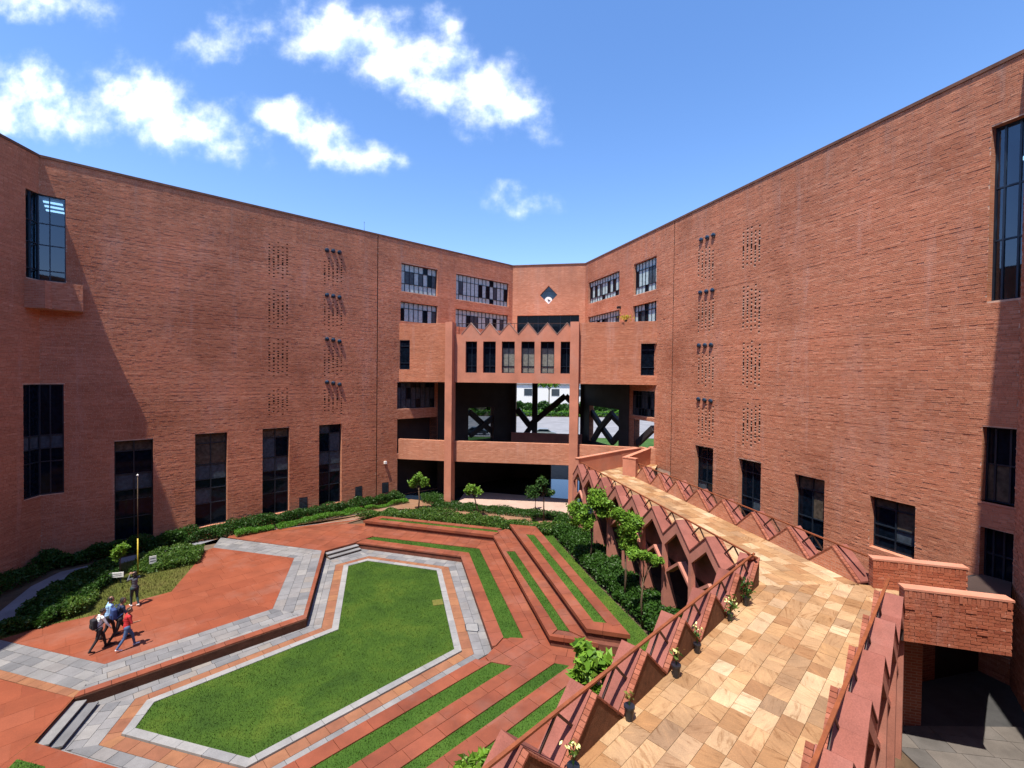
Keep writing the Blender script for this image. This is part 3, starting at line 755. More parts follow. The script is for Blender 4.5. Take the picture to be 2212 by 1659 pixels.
# ---- right wing
upR = [(RW.st(1271, 630)[0], RW.st(1338, 620)[0], RW.st(1338, 634)[1]-.1, RW.st(1338, 584)[1]),
       (RW.st(1369, 600)[0], RW.st(1418, 600)[0], RW.st(1418, 624)[1], RW.st(1418, 552)[1]),
       (RW.st(1270, 690)[0], RW.st(1338, 690)[0], RW.st(1338, 668)[1]-1.8, RW.st(1338, 668)[1]),
       (RW.st(1367, 680)[0], RW.st(1418, 680)[0], RW.st(1418, 649)[1]-1.8, RW.st(1418, 649)[1])]
undR = H_(RW, 1363, 843, 1414, 903)
winR = [H_(RW, 1502, 961, 1539, 1080), H_(RW, 1596, 988, 1642, 1120), H_(RW, 1717, 1021, 1779, 1165), H_(RW, 1880, 1068, 1975, 1212)]
zsill = [RW.st(1539, 969)[1], RW.st(1642, 1000)[1], RW.st(1779, 1038)[1], RW.st(1975, 1093)[1]]
winR = [(r[0], r[1], 2.55 if i < 3 else RW.st(1975, 1212)[1], zsill[i]) for i, r in enumerate(winR)]
big = (RW.st(2136, 500)[0], sK3-.02, RW.st(2136, 651)[1], RW.st(2136, 277)[1])
mid = (RW.st(2120, 1000)[0], sK3-.02, RW.st(2125, 1083)[1], RW.st(2120, 921)[1])
low = (RW.st(2116, 1200)[0], sK3-.02, 1.2, RW.st(2118, 1137)[1])
hR = [(RW.st(1273, 900)[0], RW.st(1338, 900)[0], 4.9, 8.6, .5), (RW.st(1371, 930)[0], RW.st(1413, 930)[0], 4.6, RW.st(1413, 912)[1], .5)]
holesR = upR+[undR]+winR+[big, mid, low]+hR
m = MB(); panel(RW, 0, sK3, COURT-.2, ROOF, holesR, m, .45, rmi=1); m.build('wall', [M_mortar, M_brick], wing_r)
sSR = RW.st(1454, 700)[0]; sGR = RW.st(1419, 800)[0]
ventsR = [vent_rects(RW, 1506, 1544, a, b, rows=11, sd=k+2) for k, (a, b) in enumerate([(534, 597), (648, 705), (762, 826), (878, 938)])]
ventsR += [vent_rects(RW, 1602, 1645, a, b, rows=13, sd=k+3) for k, (a, b) in enumerate([(492, 566), (618, 705), (742, 828), (876, 952)])]
bricks(RW, sSR+.03, sK3-.01, COURT, ROOF-.1, holesR+sum(ventsR, []), wing_r, ragged=.009)
bricks(RW, .01, sSR-.03, 4.3, ROOF-.1, holesR, wing_r)
coping(RW, -.02, sK3, wing_r)
q = MB(); q.pbox(RW, sSR-.035, sSR+.035, GZ, ROOF-.11, -.05, .006); q.build('expansion_joint', M_hole, wing_r)
m = MB(); panel(FR, 0, 7.2, COURT-.2, ROOF, [], m); m.build('wall', M_mortar, wing_r); bricks(FR, .02, 7.2, COURT, ROOF-.1, [], wing_r, ragged=.02); coping(FR, .06, 7.2, wing_r)
for k, h in enumerate(upR):
    n_ = (12, 7)[k % 2]
    window(RW, h, [i/n_ for i in range(1, n_)], [.24, .76] if k < 2 else [.7], wing_r, kU(1 if k < 2 else 0, k*3), depth=.25, bar=.045)
window(RW, undR, [i/8 for i in range(1, 8)], [.3, .8], wing_r, lambda i, j, R_: M_blindd if R_.random() < .6 else M_glass, depth=.25, bar=.045)
for k, h in enumerate(winR):
    window(RW, h, [.5], [.18, .40, .80] if k < 3 else [.22, .66 if False else .45, .80][:3], wing_r,
           lambda i, j, R_, k=k: (M_warm if (k >= 2 and (j == 3 or (i == 1 and j == 2))) else M_glass if R_.random() < .85 else M_blindd), sill=(k < 3))
window(RW, big, [.3, .75], [.35, .65], wing_r, M_see)
window(RW, mid, [.28, .72], [.5], wing_r, lambda i, j, R_: M_warm if (j == 0 and i < 2) else M_glass, sill=True)
window(RW, low, [.28, .6], [.78], wing_r, M_glass)
q = MB()
rc = [RW.at(big[0]-.02, 0, -.5)[:2], RW.at(big[0]-1, 0, -4.5)[:2], RW.at(sK3+1.5, 0, -4.5)[:2], RW.at(sK3+.5, 0, -.5)[:2]]
q.face([(p[0], p[1], big[2]) for p in rc][::-1]); q.face([(p[0], p[1], big[3]) for p in rc])
for i in range(3): a, b = rc[i], rc[i+1]; q.face([(a[0], a[1], big[2]), (b[0], b[1], big[2]), (b[0], b[1], big[3]), (a[0], a[1], big[3])])
roomr = q.build('room_interior', M_room, wing_r)
for k, (zz, o) in enumerate([(big[3]-1.0, -1.8), (big[3]-3.1, -2.6)]):
    q = MB(); q.bar(RW.at(big[0]+.15, zz, o), RW.at(sK3-.1, zz, o), .5, .08); q.build('ceiling_lamp', M_lamp, roomr)
for v_ in ventsR: vents(RW, v_, wing_r)
for k, (y, x) in enumerate(((518, 1516), (632, 1514), (746, 1511), (862, 1510))):
    for i in range(3): hood(RW, x+i*13.2, y-i*(5, 2.5, .5, -2)[k], wing_r)

# braces inside the far openings
def brace(P, pts, wd, parent, off=-.3, mat=None):
    q = MB()
    for (a, b) in zip(pts[:-1], pts[1:]):
        p0, p1 = P.st(*a), P.st(*b); q.bar(P.at(p0[0], p0[1], off), P.at(p1[0], p1[1], off), .35, wd)
    q.build('diagonal_brace', mat or M_concshade, parent)
c7 = lambda x, y: (842.4+.2734*x, 799.2+.2734*y)
brace(CW, [c7(1000, 310), c7(1100, 440), c7(1385, 205), c7(1520, 340)], .62, wing_b)
brace(CW, [c7(1060, 520), c7(1150, 400)], .55, wing_b, -.34)
q = MB(); s_ = CW.st(*c7(1143, 200))[0]; q.pbox(CW, s_-.28, s_+.28, 4.9, 10.85, -.55, -.1); q.build('brace_post', M_concshade, wing_b)
brace(LW, [c7(640, 330), c7(740, 420), c7(850, 510)], .5, wing_l, -.35); brace(LW, [c7(880, 330), c7(770, 420), c7(640, 520)], .5, wing_l, -.2)
brace(RW, [c7(1570, 330), c7(1660, 470), c7(1740, 580)], .5, wing_r, -.35); brace(RW, [c7(1745, 340), c7(1640, 470), c7(1590, 560)], .5, wing_r, -.2)
brace(RW, [c7(1735, 360), c7(1830, 460), c7(1740, 570)], .5, wing_r, -.28)
brace(RW, [c7(1935, 580), c7(2060, 460)], .5, wing_r, -.28)
q = MB(); q.face([LW.at(hD[0], hD[2], -.4), LW.at(hD[1], hD[2], -.4), LW.at(hD[1], hD[3], -.4), LW.at(hD[0], hD[3], -.4)]); q.build('window_pane', seethru('smoky_glass', (.25, .28, .3)), wing_l)

# ---- gallery block spanning between the wings
P0, P1 = LW.at(LW.st(862, 760)[0], 0)[:2], (-5.0, 39.95)
P2 = (5.25, 38.75); P3 = RW.at(RW.st(1420, 760)[0], 0)[:2]
def PL(a, b): return Plane(a, degrees(atan2(b[1]-a[1], b[0]-a[0]))), hypot(b[0]-a[0], b[1]-a[1])
(GA, la), (GB, lb), (GC, lc) = PL(P0, P1), PL(P1, P2), PL(P2, P3)
gal = thing('gallery_block', (P1[0], P1[1], GZ), 'brick gallery bridging the two wings with zigzag parapet and row of six openings', 'building')
Zt, Zv, Zs, Zp1, Zp0 = 16.12, 15.15, 10.95, 5.8, 4.0
hga = H_(GA, 862, 735, 885, 798); hgc = H_(GC, 1385, 742, 1415, 811)
hga = (.02, hga[1], hga[2], hga[3], .14); hgc = (hgc[0], lc-.02, hgc[2], hgc[3], .4)
c6f = lambda x, y: ((1560+.5063*x)*.54, (980+.5063*y)*.54)
xs6 = [(597, 687), (735, 835), (883, 985), (1037, 1142), (1190, 1298), (1348, 1445)]
h6 = []
zlo, zhi = GB.st(*c6f(1090, 1013))[1], GB.st(*c6f(1090, 763))[1]
for a, b in xs6: h6.append((GB.st(*c6f(a, 880))[0], GB.st(*c6f(b, 880))[0], zlo, zhi, .42))
h6[0] = (max(h6[0][0], .05), *h6[0][1:])
for Pn, L_, hs, zt in ((GA, la, [hga], Zt), (GB, lb, h6, Zv), (GC, lc, [hgc], Zt)):
    m = MB(); panel(Pn, 0, L_, Zs, zt, hs, m, .4)
    m.face([Pn.at(0, Zs), Pn.at(0, Zs, -.5), Pn.at(L_, Zs, -.5), Pn.at(L_, Zs)])
    m.face([Pn.at(0, zt), Pn.at(L_, zt), Pn.at(L_, zt, -.3), Pn.at(0, zt, -.3)], uv=[(0, 0), (L_, 0), (L_, .3), (0, .3)])
    zb9 = zt-1.2 if Pn is not GB else zhi+.03
    m.face([Pn.at(L_, zb9, -.3), Pn.at(0, zb9, -.3), Pn.at(0, zt, -.3), Pn.at(L_, zt, -.3)])
    m.build('wall', M_brick if Pn is not GB else M_plaster, gal)
    m = MB(); panel(Pn, 0, L_, Zp0, Zp1, [], m); m.pbox(Pn, 0, L_, Zp0, Zp1, -.3, -.001); m.build('balcony_parapet', M_brick, gal)
bricks(GA, .02, la-.4, Zs, Zt-.06, [hga], gal); bricks(GC, .45, lc-.02, Zs, Zt-.06, [hgc], gal)
# zigzag crest
pk = [GB.st(*c6f(x, 640))[0] for x in (640, 795, 940, 1095, 1260, 1400)]
pw = (pk[-1]-pk[0])/5; m = MB(); cp = MB()
for i in range(6):
    s_ = pk[0]+pw*i; a, b = s_-pw/2, s_+pw/2
    a2, b2 = max(a, .05), min(b, lb-.02); za_ = Zv+(Zt-Zv)*(a2-a)/(pw/2); zb_ = Zv+(Zt-Zv)*(b-b2)/(pw/2)
    for o in (0, -.3):
        f = [GB.at(a2, Zv, o), GB.at(b2, Zv, o), GB.at(b2, zb_, o), GB.at(s_, Zt, o), GB.at(a2, za_, o)]
        m.face(f if o == 0 else f[::-1])
    for (x0, z0, x1, z1) in ((a2, za_, s_, Zt), (s_, Zt, b2, zb_)):
        c8_ = [GB.at(x0, z0, .04), GB.at(x1, z1, .04), GB.at(x1, z1, -.34), GB.at(x0, z0, -.34), GB.at(x0, z0+.04, .04), GB.at(x1, z1+.04, .04), GB.at(x1, z1+.04, -.34), GB.at(x0, z0+.04, -.34)]
        cp.box8(c8_)
m.build('zigzag_crest', M_plaster, gal); cp.build('crest_coping', M_pinkfl, gal)
q = MB(); q.bar(GB.at(.1, Zt+.02, -.6), GB.at(lb-.2, Zt+.02, -.6), .05)
for i in range(7): s_ = .2+(lb-.5)*i/6; q.bar(GB.at(s_, Zv-.2, -.6), GB.at(s_, Zt+.02, -.6), .04)
q.build('terrace_railing', M_darksteel, gal)
# floors and soffits of the gallery
def slab(poly, z0, z1, name, mat, parent): 
    q = MB(); q.prism(poly, z0, z1); return q.build(name, mat, parent)
inn = [GA.at(0, 0, -.31)[:2], P1, P2, GC.at(lc, 0, -.31)[:2]]
inn = [GA.at(.05, 0, -.45)[:2], GB.at(.0, 0, -.45)[:2], GB.at(lb, 0, -.45)[:2], GC.at(lc-.05, 0, -.45)[:2], K2, K1]
slab(inn, Zs+.01, Zs+.35, 'floor_slab', M_soffit, gal); slab(inn, 14.2, 14.55, 'terrace_slab', M_plaster, gal)
slab(inn, 4.12, 4.42, 'floor_slab', M_soffit, gal)
# windows and piers behind the six openings
for k, h in enumerate(h6):
    window(GB, h, [.5], [.22, .80], gal, (lambda i, j, R_, k=k: M_room2 if (k in (2, 3, 4) and j != 2) else M_glass), depth=.36, bar=.05)
window(GA, hga, [], [.22, .8], gal, M_glass, depth=.08); window(GC, hgc, [], [.25, .8], gal, M_glass, depth=.3)
# columns
def column(c, ang, w_, d_, z1):
    P = Plane(c, ang); q = MB(); q.pbox(P, 0, w_, GZ-.02, z1, -d_, 0); o = q.build('column', M_plaster, gal); return P
colA = G(975, 1083, .4); column(GA.at(la-.66, 0, .75)[:2], -10, .62, 1.1, Zt+.03)
column(GB.at(lb-.36, 0, .5)[:2], -12, .72, 1.1, Zt+.03)
# sheets on the wing walls below the gallery, bay shade put into their colour
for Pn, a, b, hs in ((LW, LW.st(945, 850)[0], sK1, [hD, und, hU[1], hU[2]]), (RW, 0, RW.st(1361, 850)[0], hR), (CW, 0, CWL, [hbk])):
    m = MB(); panel(Plane((Pn.p+Pn.n*.07), degrees(atan2(Pn.w[1], Pn.w[0]))), a, b, 4.43, Zs+.02, hs, m, .03); m.build('shade_sheet', M_concshade, gal)
    m = MB(); panel(Plane((Pn.p+Pn.n*.07), degrees(atan2(Pn.w[1], Pn.w[0]))), a, b, GZ, 4.11, [hdoor] if Pn is CW else [], m, .03); m.build('shade_sheet', M_concshade, gal)
# inner parapet on the first floor
q = MB(); q.pbox(CW, .1, CWL-.1, 4.43, 5.45, .3, .5); q.build('inner_parapet', M_frame_c, gal)
tag(slab([LW.at(LW.st(855, 900)[0], 0, -1)[:2], G(968, 1086), G(1226, 1110), G(1240, 1110), GC.at(lc, 0)[:2], (K2[0]+1, K2[1]), K1], .30, .44, 'undercroft_floor', M_slate, None), kind='structure')
tag(slab([G(985, 1092), G(1229, 1112), G(1229, 1079), G(1031, 1063), G(1005, 1063)], .36, .452, 'stone_platform', M_pinkfl, None), kind='structure')

# ------------------------------------------------------------------ the courtyard floor
c3 = lambda x, y: (.3335*x, 1106+.3335*y)
c8 = lambda x, y: (648+.3173*x, 1053+.3173*y)
cs = lambda x, y: (918+.1536*x, 1404+.1536*y)
cr6 = lambda x, y: ((2200+x*.5123)*.54, (1750+y*.5123)*.54)
def sheet(name, poly, z, mat, kind='structure', parent=None, z0=None):
    q = MB()
    A = sum(poly[i][0]*poly[(i+1) % len(poly)][1]-poly[(i+1) % len(poly)][0]*poly[i][1] for i in range(len(poly)))
    if A < 0: poly = poly[::-1]
    if z0 is None: q.face([(p[0], p[1], z) for p in poly])
    else: q.prism(poly, z0, z)
    o = q.build(name, mat, parent)
    if kind and parent is None: o['kind'] = kind
    return o
lawn = [(-9.68, 27.21), (-8.78, 27.99), (-4.32, 26.70), (-2.30, 18.96), (-7.71, 13.43), (-12.01, 14.53), (-12.31, 15.69), (-7.68, 20.35)]
pit = [(-11.66, 28.62), (-10.21, 30.15), (-3.0, 28.04), (-.60, 18.45), (-7.34, 11.71), (-14.18, 13.49), (-14.79, 15.38), (-9.23, 20.59)]
WH = offset(lawn, .30); OR = offset(lawn, .76)
# outer ground: sheets round the pit and the sunken yard
SPx = [(9.6, 34.6), (13.6, 13.2)]            # line under the far half of the walkway (added light block)
YARD = [(10.2, 33.6), (13.05, 15.2), (11.9, 12.6), (3.0, 4.2), (3.0, -6), (60, -6), (60, 20), (21, 16), (14.6, 33.0)]
q = MB()
big_ = [(-400, -60), (400, -60), (400, 900), (-400, 900)]
def ground_with_holes(z, outer, holes):
    bm = bmesh.new()
    from mathutils.geometry import tessellate_polygon
    loops = [[Vector((p[0], p[1], 0)) for p in outer]]+[[Vector((p[0], p[1], 0)) for p in h] for h in holes]
    tri = tessellate_polygon(loops); flat = [p for l in loops for p in l]; m_ = MB()
    for t in tri:
        P_ = [flat[i] for i in t]
        if (P_[1]-P_[0]).cross(P_[2]-P_[0]).z < 0: P_ = P_[::-1]
        m_.face([(p.x, p.y, z) for p in P_])
    bm.free(); return m_
g_ = ground_with_holes(GZ-.09, big_, [pit, YARD]).build('ground', M_soil); g_['kind'] = 'structure'
sheet('ground', [(2, -8), (62, -8), (62, 40), (2, 40)], COURT, M_soil)
ring = sheet('paving', offset(pit, .25), -.06, M_bed)
# pit walls
pitw = MB()
for i in range(8):
    a, b = pit[i], pit[(i+1) % 8]; P_ = Plane(a, degrees(atan2(b[1]-a[1], b[0]-a[0]))); L_ = hypot(b[0]-a[0], b[1]-a[1])
    pitw.face([(a[0], a[1], -.06), (b[0], b[1], -.06), (b[0], b[1], GZ-.06), (a[0], a[1], GZ-.06)], uv=[(0, 0), (L_, 0), (L_, .4), (0, .4)])
o = pitw.build('retaining_wall', M_riser); o['kind'] = 'structure'
for i in range(8):
    j = (i+1) % 8
    ang = degrees(atan2(lawn[j][1]-lawn[i][1], lawn[j][0]-lawn[i][0]))
    tiles(ring, 'pale_stone', [lawn[i], lawn[j], WH[j], WH[i]], ang, .30, 1.0, 0.06, M_white, th=.12)
    tiles(ring, 'border_stone', [WH[i], WH[j], OR[j], OR[i]], ang, .46, .62, 0.0, M_orange)
    inset = [OR[i], OR[j], pit[j], pit[i]]
    tiles(ring, 'paving_stone', inset, ang, .36 if i in (6,) else .42, .62, 0.0, M_grey, jit=.3)
sheet('lawn', lawn, .035, M_lawn)
# steps down into the pit at two corners
def steps(a, b, n=3, tr=.33):
    d = np.array(b)-np.array(a); L_ = np.linalg.norm(d); d = d/L_; inn_ = np.array([-d[1], d[0]])
    cen = np.mean(np.array(lawn), 0)
    if inn_ @ (cen-np.array(a)) < 0: inn_ = -inn_
    st = thing('steps', (float(a[0]), float(a[1]), 0), 'x', 'steps', 'stone steps down to the sunken lawn')
    for k in range(n-1):
        z = GZ-(k+1)*GZ/n
        A_, B_ = np.array(a)+inn_*tr*k, np.array(b)+inn_*tr*k
        q = MB(); C_, D_ = B_+inn_*(tr+.02), A_+inn_*(tr+.02)
        q.prism([tuple(A_), tuple(B_), tuple(C_), tuple(D_)], z-.045, z); q.build('step', M_grey, st)
        q = MB(); q.prism([tuple(A_), tuple(B_), tuple(C_-inn_*.05), tuple(D_-inn_*.05)], -.04, z-.046); q.build('riser', M_bed, st)
    return st
s1_ = steps(pit[5], pit[6]); s1_['label'] = 'grey stone steps at the near left corner of the sunken lawn'
s2_ = steps(pit[0], pit[1]); s2_['label'] = 'grey stone steps at the far left corner of the sunken lawn'

# ---- plateau on the left: red floor, grey band, brown coping
Q_ = [(-19.59, 30.73), (-11.87, 28.62), (-9.50, 20.90), (-14.92, 15.72), (-24.5, 18.30)]
q_ = [(-18.93, 28.93), (-13.04, 27.41), (-11.2, 21.42), (-15.36, 17.19), (-24.3, 19.55)]
plat = sheet('paving', [(-24.5, 18.3), (-14.79, 15.38), (-9.23, 20.59), (-11.66, 28.62), (-19.6, 30.8), (-20.2, 28.9)], GZ-.05, M_bed, z0=-.06)
for i in range(4):
    ang = degrees(atan2(Q_[i+1][1]-Q_[i][1], Q_[i+1][0]-Q_[i][0]))
    tiles(plat, 'paving_stone', [Q_[i], Q_[i+1], q_[i+1], q_[i]], ang, .44 if i != 3 else .40, .66, GZ, M_grey, jit=.3)
cope = [(pit[0], pit[7], Q_[2], Q_[1]), (pit[7], pit[6], Q_[3], Q_[2])]
for a, b, c_, d_ in cope:
    ang = degrees(atan2(b[1]-a[1], b[0]-a[0]))
    tiles(plat, 'coping_stone', [a, b, c_, d_], ang, .6, .7, GZ+.012, M_red, th=.11)
garden_edge = [G(*c3(*p)) for p in [(0, 825), (280, 740), (700, 650), (890, 575), (1110, 515), (1255, 345), (1330, 250), (1380, 230)]]
sheet('plaza_floor', [q_[0], q_[1], q_[2], q_[3], (-24.3, 19.55), (-24.0, 19.8)]+garden_edge[0:7], GZ-.012, M_redfl)
ge = garden_edge
for pc in ([q_[3], q_[2], ge[4], ge[2]], [ge[2], ge[4], ge[3]], [q_[2], q_[1], q_[0], ge[5], ge[4]], [q_[3], ge[2], ge[1], ge[0]], [(-24.3, 19.55), ge[0], (-24.0, 19.85)]):
    tiles(plat, 'sandstone_slab', pc, 45, .85, 1.15, GZ+.001, M_redsl, th=.03, gap=.008, jit=.3)
lo = [(-24.6, 18.0), (-14.82, 15.40)]
tiles(plat, 'border_stone', [(-24.5, 18.3), (-14.92, 15.72), (-14.82, 15.38), (-24.6, 17.95)], -15, .35, .5, GZ+.001, M_orange)
# ---- red floor round the pit (level 1)
T1 = thing('terraced_seating', (-2, 24, 0), 'stepped red sandstone terraces with long grass strips round the sunken lawn', 'terrace')
e1 = offset(pit, -.0)
zT = GZ
def rt_(p, ang, d): return (p[0]+cos(radians(ang))*d, p[1]+sin(radians(ang))*d)
gNE = [(-9.82, 30.77), (-9.42, 31.26), (-2.0, 29.28), (.6, 19.23), (-.25, 19.29), (-2.59, 28.57)]
N8 = [(-10.83, 33.42), (-1.15, 30.60), (1.67, 18.72), (4.75, 17.90)]     # front line of the 2nd level
R12 = [(-.05, 31.75), (1.75, 31.3), (4.85, 18.15), (3.17, 18.58)]        # 3rd level
lip = .05
pl = offset(pit, -lip)     # copings overhang the pit wall a little
tl = lambda q, ang, z, w_=.55, l_=.85, n='sandstone_slab', m_=None, th=.055: tiles(T1, n, q, ang, w_, l_, z, m_ or M_red, th=(.17 if z > .5 else .09))
tl([pl[2], pl[3], gNE[4], gNE[5]], -75, zT, .5, .95)
tl([pl[1], pl[2], gNE[5], gNE[0]], -15.5, zT, .5, .95)
tl([gNE[2], gNE[3], N8[2], N8[1]], -75.5, zT, .62, .8)
tl([gNE[1], gNE[2], N8[1], (-10.0, 33.2)], -15.5, zT, .62, .8)
# floor west of the benches, up to the plateau and path
tl([pl[1], gNE[0], gNE[1], (-10.0, 33.2), N8[0]], -15.5, zT, .7, 1.1)
tl([(-11.87, 28.62), pit[0], pit[1], N8[0], (-12.3, 34.0), (-19.2, 30.75)], -15.5, zT, .8, 1.2)
# floor between north-east benches and the southern steps
sE = [pl[3], (-.25, 19.29), (.6, 19.23), N8[2]]
tl([pl[3], gNE[4], gNE[3], N8[2], (1.9, 16.9), (-.76, 17.62), (-1.0, 18.05)], 45, zT, .6, .8)
tl([N8[2], (4.2, 18.0), (5.0, 16.2), (1.9, 16.9)], -15, zT, .6, .8)
# south flight: strips parallel to the pit edge; k = (x-y)/sqrt2
def sl(k, t): r = sqrt(.5); return (k*r+t*r, -k*r+t*r)      # k across, t along 45 degrees
def sq_(k0, k1, t0, t1): return [sl(k0, t0), sl(k0, t1), sl(k1, t1+(k1-k0)*-.0), sl(k1, t0)]
def ct(k):                                  # where the flight ends (a line running at -15 degrees)
    a = (-.76, 17.62); d = (cos(radians(-14.6)), sin(radians(-14.6))); r = sqrt(.5)
    ka = (a[0]-a[1])*r; kd = (d[0]-d[1])*r; u_ = (k-ka)/kd; p = (a[0]+d[0]*u_, a[1]+d[1]*u_)
    return (p[0]+p[1])*r
def strip(k0, k1, t0, z, **kw): tl([sl(k0, t0), sl(k0, ct(k0)), sl(k1, ct(k1)), sl(k1, t0)], 45, z, **kw)
T0 = -2.5
strip(-13.50, -12.93, T0, zT, w_=.57, l_=1.1)
strip(-12.20, -11.2, T0, zT, w_=.52, l_=.9)
strip(-11.27, -10.76, T0, .8, w_=.5, l_=1.2)
strip(-10.28, -9.75, T0, .8, w_=.52, l_=.8)
strip(-9.80, -9.30, T0, 1.2, w_=.5, l_=1.1)
strip(-8.72, -8.2, T0, 1.2, w_=.5, l_=1.1)
def core(poly, z0, z1, mat=M_riser): 
    q = MB(); q.prism(poly, z0, z1); q.build('riser_block', mat, T1)
core([sl(-11.22, T0), sl(-11.22, ct(-11.22)), sl(-5.6, ct(-11.22)-1.6), sl(-5.6, T0)], GZ-.08, .745)
core([sl(-9.76, T0), sl(-9.76, ct(-9.76)), sl(-5.6, ct(-9.76)-1.2), sl(-5.6, T0)], .7, 1.145)
# level 2 benches
F8 = [(-10.83, 33.42), (-1.15, 30.60), (1.67, 18.72), (4.75, 17.90), (6.2, 17.6), (2.6, 31.6), (-.9, 31.96), (-9.85, 34.60)]
core(offset([N8[0], N8[1], N8[2], (4.9, 17.85), (4.3, 20), (1.7, 31.2), (-.7, 32.0), (-9.8, 34.5)], -.07), GZ-.08, .745)
g8n = [(-9.83, 33.7), (-9.61, 34.10), (-.95, 31.65), (-.80, 31.20)]
g8e = [(-.25, 27.85), (.28, 27.85), (2.55, 19.12), (2.05, 19.25)]
tl([N8[0], N8[1], g8n[3], g8n[0]], -15.8, .8, .5, 1.1)
tl([g8n[1], g8n[2], (-.6, 32.05), (-9.85, 34.60)], -15.8, .8, .5, 1.1)
tl([N8[0], g8n[0], g8n[1], (-9.85, 34.6)], -15.8, .8, .6, .8)
tl([N8[1], (-.05, 31.75), (-.6, 32.05), g8n[2], g8n[3]], -15.8, .8, .6, .8)
tl([N8[1], N8[2], g8e[3], g8e[0]], -76, .8, .5, 1.0)
tl([g8e[1], g8e[2], R12[3], R12[0]], -76, .8, .55, .9)
tl([N8[1], g8e[0], g8e[1], R12[0]], -76, .8, .5, .9)
tl([N8[2], N8[3], (4.9, 18.2), R12[3], g8e[2], g8e[3]], -15, .8, .6, 1.1)
# level 3
core(offset(R12, -.07), .7, 1.145)
g12 = [(1.02, 29.76), (1.55, 29.66), (4.09, 19.03), (3.56, 19.12)]
tl([R12[0], R12[3], g12[3], g12[0]], -76.2, 1.2, .5, 1.2)
tl([g12[1], g12[2], R12[2], R12[1]], -76.2, 1.2, .6, 1.2)
tl([R12[0], g12[0], g12[1], R12[1]], -15, 1.2, .6, 1.0)
tl([R12[3], R12[2], g12[2], g12[3]], -15, 1.2, .5, 1.1)
grass_polys = []
def gsheet(poly, z, mat=M_strip): grass_polys.append((poly, z)); sheet('grass_strip', poly, z, mat)
gsheet(gNE, zT-.035); gsheet(g8n, .765); gsheet(g8e, .765); gsheet(g12, 1.165)
def gstrip(k0, k1, z, p=0): gsheet([sl(k0, T0), sl(k0, ct(k0)-p), sl(k1, ct(k1)-p), sl(k1, T0)], z)
gstrip(-12.93, -12.22, GZ-.035); gstrip(-10.76, -10.28, .765); gstrip(-9.30, -8.74, 1.165, .0); gstrip(-8.2, -7.85, 1.165, 0)
tl([sl(-10.76, ct(-10.76)-.001), sl(-10.76, ct(-10.76)+.001), sl(-10.2, ct(-10.2))], 45, .8)
# lower left: red floor beyond the plateau, with a corner of grass
lowred = [(-26, 18.0), (-14.79, 15.38), (-14.18, 13.49), (-7.34, 11.71), (-7.6, 9.5), (-26, 9.5)]
q = ground_with_holes(GZ, lowred, []); o = q.build('plaza_floor', M_redfl); o['kind'] = 'structure'
for pc in ([(-24, 17.75), (-14.83, 15.36), (-14.25, 13.49), (-14.25, 10.4), (-24, 10.4)], [(-14.2, 13.45), (-7.36, 11.68), (-7.5, 10.4), (-14.2, 10.4)]):
    tiles(o, 'sandstone_slab', pc, 45, .85, 1.15, GZ+.006, M_redsl, th=.03, gap=.008, jit=.3)
gx = [G(*c3(110, 1605)), G(*c3(290, 1652)), (-11.2, 11.2), (-13.6, 11.2)]
grass_polys.append((gx, GZ+.02)); sheet('grass_strip', gx, GZ+.02, M_strip)
# ---- paths and gardens
sheet('earth_path', [LW.at(LW.st(395, 1150)[0], 0, 2.0)[:2], LW.at(LW.st(855, 1060)[0], 0, .9)[:2], G(900, 1075), G(1226, 1128), G(1228, 1150), G(940, 1100), (-9.5, 37.8), (-11.3, 35.2), (-12.3, 34.0), (-19.5, 30.8)], GZ-.012, M_earth)
sheet('earth_path', [(-21.5, 29.6), (-19.2, 30.6), (-19.2, 33.2), (-21.5, 31.5)], GZ-.016, M_earth)
sheet('plaza_floor', [(-11.7, 28.7), (-10.21, 30.2), (-3.0, 28.1), (-.5, 18.45), (-2.98, 16.08), (3, 14), (5, 16), (4.8, 18), (1.8, 31.2), (-.9, 31.9), (-9.9, 34.4), (-12.0, 34.0), (-19, 30.7)], GZ-.062, M_redfl)
sheet('plaza_floor', [(-12.3, 34.2), (-11.6, 35.0), (-19.4, 31.2), (-19.0, 30.6)], GZ+.003, M_redfl)
q = MB(); q.bar((-18.3, 31.75, GZ-.008), (-11.9, 34.9, GZ-.008), .05, .03); q.bar((-17.6, 32.9, GZ-.01), (-11.6, 36.6, GZ+.0), .06, .03); kb = q.build('kerb_line', M_white); kb['kind'] = 'structure'
pathpts_u = [G(*c3(*p)) for p in [(-300, 700), (0, 640), (200, 480), (390, 385), (640, 330), (900, 270), (1210, 205), (1400, 168)]]
pathpts_l = [G(*c3(*p)) for p in [(-300, 900), (0, 800), (230, 620), (470, 430), (640, 370), (900, 300), (1210, 232), (1420, 190)]]
sheet('garden_path', pathpts_u+pathpts_l[::-1], GZ-.02, M_greypath)
gard = [G(*c3(*p)) for p in [(0, 800), (230, 620), (470, 430), (640, 372), (900, 300), (1210, 234), (1330, 250), (1255, 345), (1110, 515), (890, 575), (700, 650), (280, 740), (0, 825)]]
sheet('garden_ground', gard, GZ-.01, M_dry)
sheet('grass_bank', [G(*cr6(*p)) for p in [(-150, 610), (0, 745), (300, 1080), (720, 1500), (770, 1560)]]+[(5.9, 16.4), (4.9, 17.6), R12[2], R12[1]], GZ+.02, M_lawn)
sheet('lawn', [(4.2, 17.9), (6.4, 18.6), (8.2, 15.8), (5.5, 13.5), (2.2, 15.9), (1.8, 16.9)], GZ+.004, M_strip)
yp = sheet('paving', [(11.9, 13.0), (16.6, 12.4), (16.6, 14.6), (11.9, 14.6)], COURT+.10, M_bed, z0=COURT-.05)
